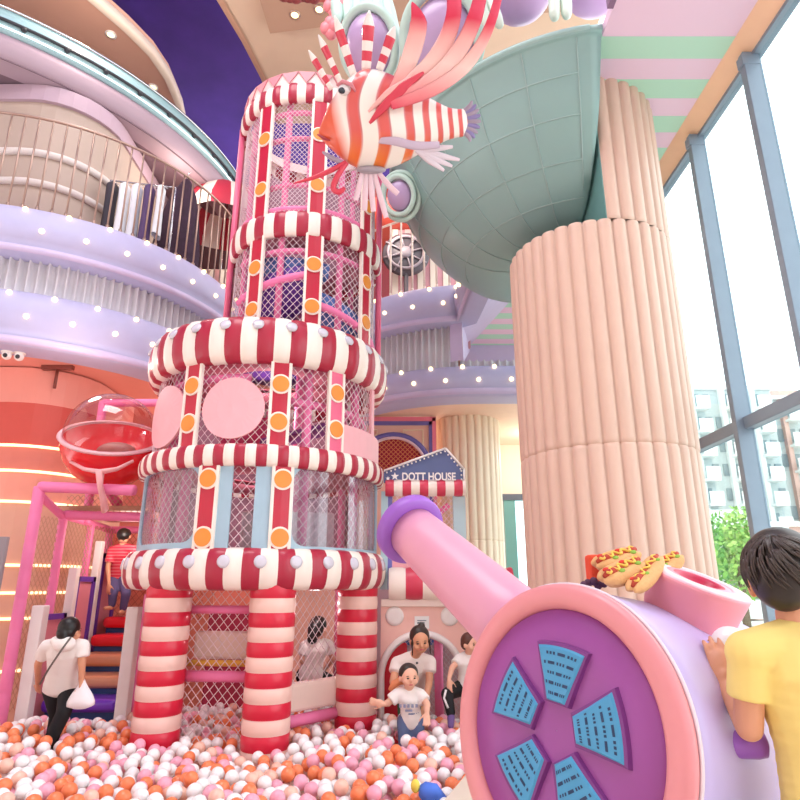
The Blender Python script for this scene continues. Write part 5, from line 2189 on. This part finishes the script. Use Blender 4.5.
# child in front of her
J2 = dict(head=at(409, 677, 6.28), face=(.25, -.95, -.1), up=V((0, 0, 1)), neck=at(409, 690, 6.32), pelvis=at(411, 718, 6.36),
          shL=at(420, 695, 6.32), elL=at(427, 704, 6.25), wrL=at(427, 714, 6.12), shR=at(397, 695, 6.32), elR=at(388, 703, 6.3), wrR=at(384, 704, 6.15),
          hipL=at(415, 722, 6.36), hipR=at(406, 722, 6.36), knL=V((.17, 6.3, .25)), knR=V((.05, 6.3, .25)), ankL=V((.17, 6.34, .08)), ankR=V((.05, 6.34, .08)), fs=-1, hdR=(-.9, -.3, .2))
pk_, _ = person('small child in white T-shirt with printed lettering standing in the balls before the doorway', J2, .215, M_skin, M_tee, M_denim, None, vox=.009, sleeve=.7, wide=.38)
hairball(pk_, J2['head'], J2['face'], J2['up'], .215, M_hairbr, low=.05, back=.12, wide=.38)
# printed lines on the shirt front
sp_ = at(409, 706, 6.19)
m = MB()
for k in range(5):
    m.box((sp_.x - .09 + k * .037, sp_.y - .012, sp_.z - .012), (sp_.x - .09 + k * .037 + .022, sp_.y + .02, sp_.z + .012))
m.box((sp_.x - .035, sp_.y - .012, sp_.z - .045), (sp_.x + .03, sp_.y + .02, sp_.z - .032))
m.build('shirt_print', mat('grey_blue_print', '#8C90A8', .7), pk_)
# tie-dyed scarf the woman holds behind the child
m = MB()
sc = [at(390, 690, 6.42), at(394, 684, 6.40), at(400, 681, 6.42), at(405, 682, 6.46)]
m.tube(sc, [.02, .035, .035, .02], 10)
t = tag(m.build('striped_scarf', mat('orange_cloth', '#F0996A', .8), loc=sc[0]), 'orange striped scarf behind the small child\'s shoulder', 'scarf')

# person half hidden by the pink blower
J3 = dict(head=at(470, 644, 6.75), face=(.6, -.6, -.1), up=V((0, 0, 1)), neck=at(468, 654, 6.8), pelvis=at(466, 684, 6.85),
          shR=at(460, 659, 6.85), elR=at(452, 668, 6.75), wrR=at(449, 679, 6.6), shL=at(478, 660, 6.75), elL=at(486, 672, 6.7), wrL=at(488, 684, 6.65),
          hipR=at(461, 688, 6.9), hipL=at(473, 688, 6.8), knR=at(447, 694, 6.6), knL=at(478, 708, 6.7), ankR=at(451, 714, 6.5), ankL=V((.78, 6.75, .1)), fs=-1, hdR=(0, -.3, -1))
J3['toeR'] = V((-.1, -.9, -.3))
p3, _ = person('person in white top and black trousers stepping up, half hidden by the pink blower', J3, .2, M_skin, M_tee, M_black, mat('violet_sock', '#6E548E', .7), vox=.010, sleeve=.6)
hairball(p3, J3['head'], J3['face'], J3['up'], .2, mat('auburn_hair', '#5A3226', .5), low=0, back=.1)
MB().tube([at(446, 690, 6.53), at(444, 698, 6.5), at(448, 708, 6.46)], .012, 6).build('white_side_stripe', M_white, p3)

# boy in yellow, back to the viewer
BX, BY = 1.0, 1.66
J = dict(head=V((1.012, 1.67, 1.665)), face=(.80, .58, -.1), up=V((0, 0.06, 1)).normalized(), neck=V((1.005, 1.66, 1.545)), pelvis=V((1.03, 1.66, 1.13)),
         shL=V((.875, 1.66, 1.485)), elL=V((.858, 1.68, 1.315)), wrL=V((.872, 1.79, 1.392)), shR=V((1.14, 1.66, 1.475)), elR=V((1.18, 1.72, 1.3)), wrR=V((1.15, 1.85, 1.38)),
         hipL=V((.955, 1.66, 1.08)), hipR=V((1.105, 1.66, 1.08)), knL=V((.955, 1.68, .78)), knR=V((1.105, 1.68, .78)), ankL=V((.955, 1.64, .49)), ankR=V((1.105, 1.64, .49)),
         fs=-1, hdL=(.06, .35, .9), pnL=(.35, .9, -.3), curlL=.45, hdR=(-.4, .9, .2), pnR=(-.3, .5, .5))
J['toeL'] = J['toeR'] = V((-.1, 1, 0))
M_yel = mat('yellow_cotton', '#F6DF86', .8, var=.04, bump=.25, bscale=14)
pb_, bb = person('boy in a yellow T-shirt with short dark hair touching the lavender drum', J, .212, M_skin2, M_yel, mat('grey_shorts_cotton', '#6C7280', .8), M_white, vox=.004, sleeve=.62, wide=.40, shs=.66)
bpy.data.objects  # noqa


def crown(mb, f, u, r):
    c, h = J['head'], .212
    mb.ball(c + u * (h * .02) - f * (h * .2), (h * .35, h * .33, h * .42), (r, f, u), 28, 18)


hb = hairball(pb_, J['head'], J['face'], J['up'], .212, mat('boy_hair', '#2B2422', .38, var=.5, scale=60), crown, vox=.005, wide=.40, low=.02, back=.09, side=.01, rise=.19)
# strands over the skull so that the crop reads as hair; paler colour paints in highlights
f_, u_, r_ = orient(J['face'], J['up'])
m = MB()
rnd = random.Random(5)
cc_ = J['head'] + u_ * (.212 * .10) - f_ * (.212 * .11)
whorl = (u_ * .8 - f_ * .55 + r_ * .12).normalized()
wx, wy, _w = basis(whorl)
for k in range(420):
    a = rnd.uniform(0, 2 * PI)
    t0 = rnd.uniform(.05, 1.5)
    ln = rnd.uniform(.35, .65)
    pts = []
    ok = True
    for i in range(5):
        t = t0 + ln * i / 4
        aa = a + .25 * i / 4
        d_ = whorl * cos(t) + (wx * cos(aa) + wy * sin(aa)) * sin(t)
        rad = V((.445 * .212 * abs(1), .47 * .212, .47 * .212))
        x_, y_, z_ = d_.dot(r_), d_.dot(f_), d_.dot(u_)
        if z_ < -.62 or (y_ > -.28 and z_ < .14):
            ok = False
            break
        pts.append(cc_ + r_ * (x_ * rad.x) + f_ * (y_ * rad.y) + u_ * (z_ * rad.z * (1 if z_ > 0 else .98)))
    if ok:
        m.tube(pts, [.0028, .0034, .003, .0022, .0006], 4)
m.build('strands', mat('boy_hair_highlight', '#463C37', .35, var=.5, scale=50), hb)
# collar rib
MB().tube([J['neck'] + r_ * (.055 * cos(R(a))) + f_ * (.052 * sin(R(a))) + u_ * (-.028 + .006 * sin(R(a))) for a in range(0, 360, 20)], .009, 8, closed=True).build('collar', M_yel, pb_)
# ------------------------------------------------------------------ balls: dropped one by one so that each rests on others
BR = .053
rnd = random.Random(3)


def in_pit(x, y):
    if y < 4.12 or y > 7.9:
        return False
    # deck edge line
    ex = .28 + (y - 4.25) * (1.27 - .28) / 2.8
    if x > ex - .05:
        return False
    if x < -.72 * y - .1:
        return False
    if y > 7.12 and not (-2.7 < x < -.3):
        return False
    if x < -3.75 and y > 6.7:
        return False
    for cx, cy, r in [(Lc[0].x, Lc[0].y, .235), (Lc[1].x, Lc[1].y, .235), (Lc[2].x, Lc[2].y, .235), (FRX0, FY0, .08), (-2.96, 7.5, .08), (-3.0, 7.09, .12)]:
        if (x - cx) ** 2 + (y - cy) ** 2 < (r + BR) ** 2:
            return False
    for cx, cy, r in [(.11, 6.34, .2), (-3.2, 6.2, .2)]:
        if (x - cx) ** 2 + (y - cy) ** 2 < (r + .03) ** 2:
            return False
    return True


def top_limit(x, y):
    return .345 + .05 * sin(x * 1.7 + 1) * sin(y * 1.3) + .02 * sin(5 * x + 3 * y)


cells = {}
balls = []
tries = 0
miss = 0
while miss < 900 and tries < 60000:
    tries += 1
    y = rnd.uniform(4.12, 7.9)
    x = rnd.uniform(-.72 * y - .1, 1.3)
    if not in_pit(x, y):
        continue
    cx, cy = int(x // .106), int(y // .106)
    z = .15
    near = []
    for i in (-1, 0, 1):
        for j in (-1, 0, 1):
            for b in cells.get((cx + i, cy + j), ()):
                near.append(b)
                d2 = (b[0] - x) ** 2 + (b[1] - y) ** 2
                if d2 < (2 * BR) ** 2:
                    z = max(z, b[2] + math.sqrt((2 * BR) ** 2 - d2))
    if z > top_limit(x, y) - BR * .5:
        miss += 1
        continue
    miss = 0
    b = (x, y, z)
    cells.setdefault((cx, cy), []).append(b)
    balls.append(b)

ballmats = [mat('white_ball', '#FDFBFA', .3, coat=.2), mat('orange_ball', '#FB8A58', .3, coat=.2), mat('pink_ball', '#F8AFC4', .3, coat=.2), mat('peach_ball', '#FBC9B4', .3, coat=.2)]
words_ = ['white', 'orange', 'pink', 'pale peach']


def kind_of(b):
    r = rnd.random()
    return 0 if r < .46 else 1 if r < .69 else 2 if r < .88 else 3


vis = [b for b in balls if b[2] > top_limit(b[0], b[1]) - .14 and abs(b[0]) < .6 * b[1] + .1]
vis.sort(key=lambda b: b[1])
singles = set(vis[:290])
protos = []
for k in range(4):
    m = MB()
    m.ball((0, 0, 0), BR, nu=18, nv=12)
    protos.append(m.mesh('pit_ball', ballmats[k]))
for b in vis[:290]:
    k = kind_of(b)
    o = bpy.data.objects.new('pit_ball', protos[k])
    COL.objects.link(o)
    o.location = b
    tag(o, '%s plastic ball in the nearest rows of the ball pit' % words_[k], 'ball', '%s balls nearest the viewer' % words_[k])
import numpy as _np
um = MB()
um.ball((0, 0, 0), BR, nu=14, nv=9)
uv_ = _np.array([tuple(p) for p in um.v])
vs, fs, ms = [], [], []
n0 = 0
rest = [b for b in balls if b not in singles and b[2] > .2]
for b in rest:
    vs.append(uv_ + _np.array(b))
    k = kind_of(b)
    fs += [[n0 + i for i in f] for f in um.f]
    ms += [k] * len(um.f)
    n0 += len(uv_)
me = bpy.data.meshes.new('pit_balls')
me.from_pydata(_np.concatenate(vs).tolist(), [], fs)
for q in ballmats:
    me.materials.append(q)
me.polygons.foreach_set('material_index', ms)
me.polygons.foreach_set('use_smooth', [True] * len(fs))
me.update()
o = bpy.data.objects.new('ball_pit_filling', me)
COL.objects.link(o)
tag(o, 'mass of white, orange and pink plastic balls filling the pit', 'balls', kind='stuff')
print('balls', len(balls), 'rest', len(rest))

# blue and yellow toy in the balls at the lower edge of the picture
c = at(424, 794, 4.5)
t = thing('soft_toy', 'blue soft toy with a yellow tip lying in the balls by the blower', 'toy', c)
MB().tube([c + V((.12, .02, -.05)), c + V((.06, .01, .0)), c + V((0, 0, .015)), c + V((-.03, 0, .02))], [.04, .06, .055, .03], 14).build('blue_body', mat('royal_blue_felt', '#4C78DC', .7), t)
MB().ball(c + V((-.055, 0, .045)), (.03, .03, .04), nu=12, nv=8).build('yellow_tip', mat('yellow_felt', '#F4DC5A', .7), t)

o = bpy.data.objects.new('pit_ball', protos[0])
COL.objects.link(o)
o.location = V((.935, 1.865, 1.485))
tag(o, 'white plastic ball under the fingers of the boy in yellow', 'ball')

# ------------------------------------------------------------------ second floor shop behind the left railing
m = MB()
rr3 = roundrect(-12, -5.02, 8.3, 13.0, 1.1)
m.prism(rr3, (0, 0, 6.67), (1, 0, 0), (0, 1, 0), 2.62)
o = m.build('wall_shop_block', mat('warm_grey_cream', '#B8A497', .6, scale=2))
struct(o, 'rounded grey cream shop block behind the left railing', 'wall')
m = MB()
for z in (7.15, 7.75, 8.3):
    q = roundrect(-12, -5.02, 8.3, 13.0, 1.1)
    MB().tube([V((p[0] + .02, p[1] - .02, z)) for p in q[:10]], .03 if z == 7.15 else .06, 8).build('shop_band', M_cream if z == 7.15 else mat('pale_grey_band', '#DCD3CE', .5), o)
# pale lilac lintel over the block
m = MB().prism(roundrect(-12, -4.98, 8.24, 13.0, 1.1), (0, 0, 9.29), (1, 0, 0), (0, 1, 0), .3)
o = m.build('trim_shop_lintel', mat('lilac_lintel', '#B9A0AE', .6))
struct(o, 'lilac band along the top of the shop block', 'trim')

# clothes rack with garments
rk = V((-4.45, 9.0, 6.68))
t = thing('clothes_rack', 'metal clothes rack with hanging garments behind the copper railing', 'clothes rack', rk)
MB().tube([rk + V((-.5, 0, 0)), rk + V((-.5, 0, 1.6)), rk + V((.55, .2, 1.6)), rk + V((.55, .2, 0))], .02, 8).build('rail_frame', M_chrome, t)
for k, (dx, col, w, L, lab) in enumerate(((-.42, '#3B3640', .22, 1.25, 'charcoal garment at the left end of the clothes rack'), (-.22, '#F0F2F6', .2, 1.2, 'white garment left of the other white one on the clothes rack'), (-.02, '#E8ECF2', .2, 1.3, 'white garment beside the violet one on the clothes rack'), (.18, '#5C4670', .2, 1.2, 'violet garment in the middle of the clothes rack'), (.37, '#EDF0F4', .14, 1.0, 'short white garment right of the violet one'))):
    c = rk + V((dx, dx * .13, 1.55))
    g = thing('hanging_garment', lab, 'garment', c)
    m = MB()

    def gf_(i, j):
        a = 2 * PI * i / 20
        s = (.25, 1, .92, .9, 1.0, 1.05)[j]
        return c + V((w * .40 * s * cos(a) * (1 + .12 * sin(6 * a)), .13 * s * sin(a), (-.02, -.12, -.4, -.7, -1.0, -1.25)[j] * L / 1.25))
    m.grid(gf_, 20, 5, cu=True)
    m.build('cloth', mat('garment_%d' % k, col, .8), g)
    MB().tube([c + V((-.1, 0, -.08)), c + V((0, 0, -.01)), c + V((.1, 0, -.08))], .008, 6).build('hanger', M_chrome, g)
# wide dark coat beside the umbrella
c = V((-3.98, 9.85, 8.95))
g = thing('hanging_garment', 'wide dark plum coat hanging behind the copper railing beside the striped umbrella', 'garment', c)
m = MB()


def coat_(i, j):
    a = 2 * PI * i / 28
    s_ = (.04, .2, .55, .8, .95, 1.05, 1.1)[j]
    return c + V((.44 * s_ * cos(a) * (1 + .07 * sin(7 * a)) - .1 * s_, .2 * s_ * sin(a) * (1 + .1 * sin(5 * a)), (0, -.08, -.4, -.9, -1.4, -1.9, -2.22)[j]))


m.grid(coat_, 28, 6, cu=True)
m.build('cloth', mat('dark_plum_cloth', '#3A2236', .8, var=.5, scale=9), g)
MB().tube([c + V((0, 0, -.02)), c + V((0, 0, .1)), c + V((.04, 0, .14))], .012, 6).build('hanger', M_chrome, g)
# striped market umbrella with a small counter
uc = V((-3.75, 11.5, 6.68))
t = thing('market_umbrella', 'red and white striped umbrella behind the railing beside the tower', 'umbrella', uc)
MB().tube([uc, uc + V((0, 0, 3.3))], .03, 8).build('pole', M_chrome, t)
m = MB()


def uf(i, j):
    a = 2 * PI * i / 32
    r = (.02, .35, .7, .98, .98)[j] * (1 - .05 * abs(sin(a * 4)))
    return uc + V((r * cos(a), r * sin(a), (3.35, 3.22, 2.95, 2.5, 2.25)[j]))


m.grid(uf, 32, 4, cu=True, m=lambda i, j: (i // 2) % 2)
m.build('canopy', [mat('umbrella_red', '#C23048', .6), mat('umbrella_cream', '#F3E6DC', .6)], t)
t = thing('counter', 'terracotta counter with cream top under the striped umbrella', 'counter', (-3.95, 10.95, 6.68))
MB().box((-4.5, 10.85, 6.68), (-3.3, 11.2, 7.5)).build('counter_body', mat('terracotta_counter', '#C07A5E', .6), t, bevel=.02)
MB().box((-4.55, 10.8, 7.5), (-3.25, 11.25, 7.58)).build('counter_top', M_cream, t, bevel=.02)
c = V((-3.45, 10.5, 6.68))
t = thing('striped_barrel', 'small rose and cream striped barrel at the foot of the umbrella', 'barrel', c)
m = MB()
m.lathe([(.2, 0), (.26, .2), (.27, .4), (.2, .62), (.001, .62)], c, n=28, m=lambda i, j: (i // 2) % 2)
m.build('barrel_body', [mat('barrel_rose', '#C58A84', .6), M_cream], t)
# ship's wheel board behind the right railing
wc = at(406, 254, 12.2)
t = thing('wheel_board', 'dark grey round board with a ship wheel behind the right railing', 'wall board', wc)
m = MB()
m.lathe([(.001, .05), (.50, .05), (.53, 0), (.53, -.05)], wc, (0, -1, 0), n=40)
m.build('round_board', mat('dark_grey_board', '#4E4A50', .5), t)
m = MB()
m.tube([wc + V(((.40) * cos(R(a)), -.09, (.40) * sin(R(a)))) for a in range(0, 360, 12)], .035, 8, closed=True)
m.build('wheel_rim', mat('pale_grey_wheel', '#8E868C', .5), t)
for k in range(8):
    a = R(45 * k + 15)
    MB().tube([wc + V((.05 * cos(a), -.08, .05 * sin(a))), wc + V((.52 * cos(a), -.08, .52 * sin(a)))], .02, 6).build('spoke', mat('pale_grey_wheel', '#8E868C', .5), t)
MB().ball(wc + V((0, -.09, 0)), (.14, .06, .14), nu=14, nv=8).build('hub', mat('pale_grey_wheel', '#8E868C', .5), t)
MB().tube([wc + V((0, 0.0, -.5)), V((wc.x, wc.y + .02, 6.67))], .05, 8).build('stand', mat('dark_grey_board', '#4E4A50', .5), t)
t = thing('low_cabinet', 'pale mint low cabinet below the ship wheel board', 'cabinet', (wc.x, 11.9, 6.68))
MB().box((wc.x - .55, 11.75, 6.68), (wc.x + .4, 12.05, 7.25)).build('cabinet_body', mat('pale_mint_cabinet', '#C6CFBF', .5), t, bevel=.02)
MB().box((wc.x - .6, 11.7, 7.25), (wc.x + .45, 12.1, 7.3)).build('cabinet_top', M_cream, t, bevel=.01)

# ------------------------------------------------------------------ outside
o = MB().box((3.9, -20, -.3), (120, 120, -.05)).build('ground_outside', mat('pale_paving', '#CFCFC8', .8))
struct(o, 'pale paved ground outside the windows', 'ground')
M_b1 = mat('pale_grey_render', '#B4C0C0', .8)
M_b2 = mat('pale_pink_render', '#CBA69C', .8)
M_bw = mat('window_blue_grey', '#74898F', .3)
M_bs = mat('white_balcony_slab', '#E6EAE8', .7)


def building(label, x0, x1, y0, y1, zt, nf, nw, cols):
    t = thing('apartment_building', label, 'building', ((x0 + x1) / 2, (y0 + y1) / 2, -.05))
    MB().box((x0, y0, -.05), (x1, y1, zt)).build('walls', cols[0], t)
    MB().box((x0 + 1, y0 + 1, zt), (x0 + 3.2, y0 + 4, zt + 1.0)).build('roof_hut', cols[1], t)
    MB().box((x0 - .15, y0 - .15, zt), (x1 + .15, y1 + .15, zt + .25)).build('parapet', M_bs, t)
    fh = zt / nf
    pw_ = (x1 - x0) / nw
    wm = None
    for f in range(nf):
        for w in range(nw):
            if (w + f) % 5 == 4:
                continue
            lx, lz = x0 + pw_ * (w + .18), fh * (f + .3)
            if wm is None:
                m = MB()
                m.box((lx, y0 - .06, lz), (lx + pw_ * .62, y0 + .02, lz + fh * .5))
                wm = m.build('window', M_bw, t)
                l0 = (lx, lz)
            else:
                d = wm.copy()
                COL.objects.link(d)
                d.parent = t
                d.location = (lx - l0[0], 0, lz - l0[1])
        for k in range(nw // 3):
            bx0 = x0 + pw_ * (3 * k + (f % 2) * .0 + .9)
            m = MB()
            m.box((bx0, y0 - .9, fh * f + .05), (bx0 + pw_ * 1.3, y0, fh * f + .2))
            m.box((bx0, y0 - .95, fh * f + .2), (bx0 + pw_ * 1.3, y0 - .88, fh * f + .95))
            m.build('balcony', M_bs, t)
    for k in range(1, nw, 3):
        MB().box((x0 + pw_ * k - .2, y0 - .35, 0), (x0 + pw_ * k + .12, y0, zt)).build('pilaster', cols[1], t)
    return t


building('pale grey apartment block beyond the window left of the thick mullion', 17.0, 25.2, 40, 50, 14.4, 9, 12, (M_b1, M_bs))
building('pale grey and pink apartment block beyond the window behind the boy', 25.6, 37, 41, 51, 14.0, 8, 14, (M_b1, M_b2))
building('low pinkish block with white piers below the grey apartment block', 15.5, 22.5, 33, 37, 4.6, 2, 6, (M_b2, M_bs))


def tree(label, c, h, r, sd):
    rn = random.Random(sd)
    t = thing('leafy_tree', label, 'tree', c)
    c = V(c)
    m = MB()
    m.tube([c, c + V((.05, 0, h * .3)), c + V((0, .05, h * .7))], [.16, .12, .06], 8)
    m.build('trunk', mat('bark', '#6B5A48', .9), t)
    m = MB()
    for k in range(2600):
        d = V((rn.gauss(0, 1), rn.gauss(0, 1), rn.gauss(0, 1))).normalized()
        q = r * (rn.random() ** .35)
        lump = 1 + .18 * sin(5 * d.x + sd) * sin(4 * d.z + 2 * d.y)
        p = c + V((0, 0, h * .68)) + V((d.x * q * lump, d.y * q * lump, d.z * q * lump * .95))
        a = V((rn.gauss(0, 1), rn.gauss(0, 1), rn.gauss(0, 1))).normalized()
        b = a.cross(d).normalized() if a.cross(d).length > .01 else V((1, 0, 0))
        s = r * rn.uniform(.05, .09)
        m.add([p - a * s, p + b * s * .55, p + a * s, p - b * s * .55], [[0, 1, 2, 3]], rn.randrange(3), False)
    m.build('crown', [mat('leaf_light', '#A6D368', .6), mat('leaf_mid', '#86BE50', .6), mat('leaf_deep', '#6BA544', .6)], t)


tree('bright green tree outside between the peach column and the thick mullion', (13.0, 24.5, -.05), 4.4, 1.75, 2)
tree('bright green tree further off, just behind the nearer tree outside', (15.6, 27.5, -.05), 3.8, 1.6, 5)

# ------------------------------------------------------------------ light
w = bpy.data.worlds.new('world')
S.world = w
w.use_nodes = True
bg = w.node_tree.nodes['Background']
bg.inputs[0].default_value = (.97, .985, 1, 1)
bg.inputs[1].default_value = 3.2


def area(name, loc, rot, size, size_y, power, color, spread=180):
    l = bpy.data.lights.new(name, 'AREA')
    l.shape = 'RECTANGLE'
    l.size, l.size_y = size, size_y
    l.energy = power
    l.color = color
    l.spread = R(spread)
    o = bpy.data.objects.new(name, l)
    COL.objects.link(o)
    o.location = loc
    o.rotation_euler = rot
    return o


def point(name, loc, power, color, r=.15):
    l = bpy.data.lights.new(name, 'POINT')
    l.energy = power
    l.color = color
    l.shadow_soft_size = r
    o = bpy.data.objects.new(name, l)
    COL.objects.link(o)
    o.location = loc
    return o


# added unseen fill lights: atrium, coral and peach halls, steps, tower, shop floor, upper ceiling
area('atrium_fill', (-2.5, 2.0, 13.5), (R(-12), 0, 0), 6, 5, 800, (1, .97, .95))
point('coral_hall_fill', (-4.0, 7.2, 4.3), 22, (1, .82, .75))
point('steps_fill', (-3.4, 7.9, 2.25), 14, (1, .86, .78))  # added to brighten the dark steps
point('tower_fill', (-.95, 7.2, 1.45), 7, (1, .9, .9), .08)  # added to brighten the inside of the tower base
point('coral_hall_fill', (-3.4, 10.8, 4.0), 40, (1, .82, .75))
point('peach_hall_fill', (0.3, 12.6, 4.2), 40, (1, .9, .8))
point('peach_hall_fill', (2.8, 12.3, 4.2), 30, (1, .93, .85))
point('shop_fill', (-4.2, 10.2, 9.1), 30, (1, .85, .72))
point('shop_fill', (-.2, 11.6, 9.2), 60, (1, .85, .75))
point('ceiling_fill', (-5.0, 8.0, 11.2), 120, (1, .86, .76))
point('tower_fill', (-1.6, 7.5, 3.7), 16, (1, .85, .85), .1)  # added fill inside the drums, no fitting there
point('tower_fill', (-1.6, 7.5, 2.6), 14, (1, .85, .85), .1)
point('tower_fill', (-1.27, 7.5, 6.9), 14, (1, .85, .85), .1)

S.view_settings.view_transform = 'Standard'
S.view_settings.look = 'None'
S.view_settings.exposure = 0.1
S.view_settings.gamma = 1
S.view_settings.use_curve_mapping = False
S.cycles.transparent_max_bounces = 16
S.cycles.max_bounces = 8
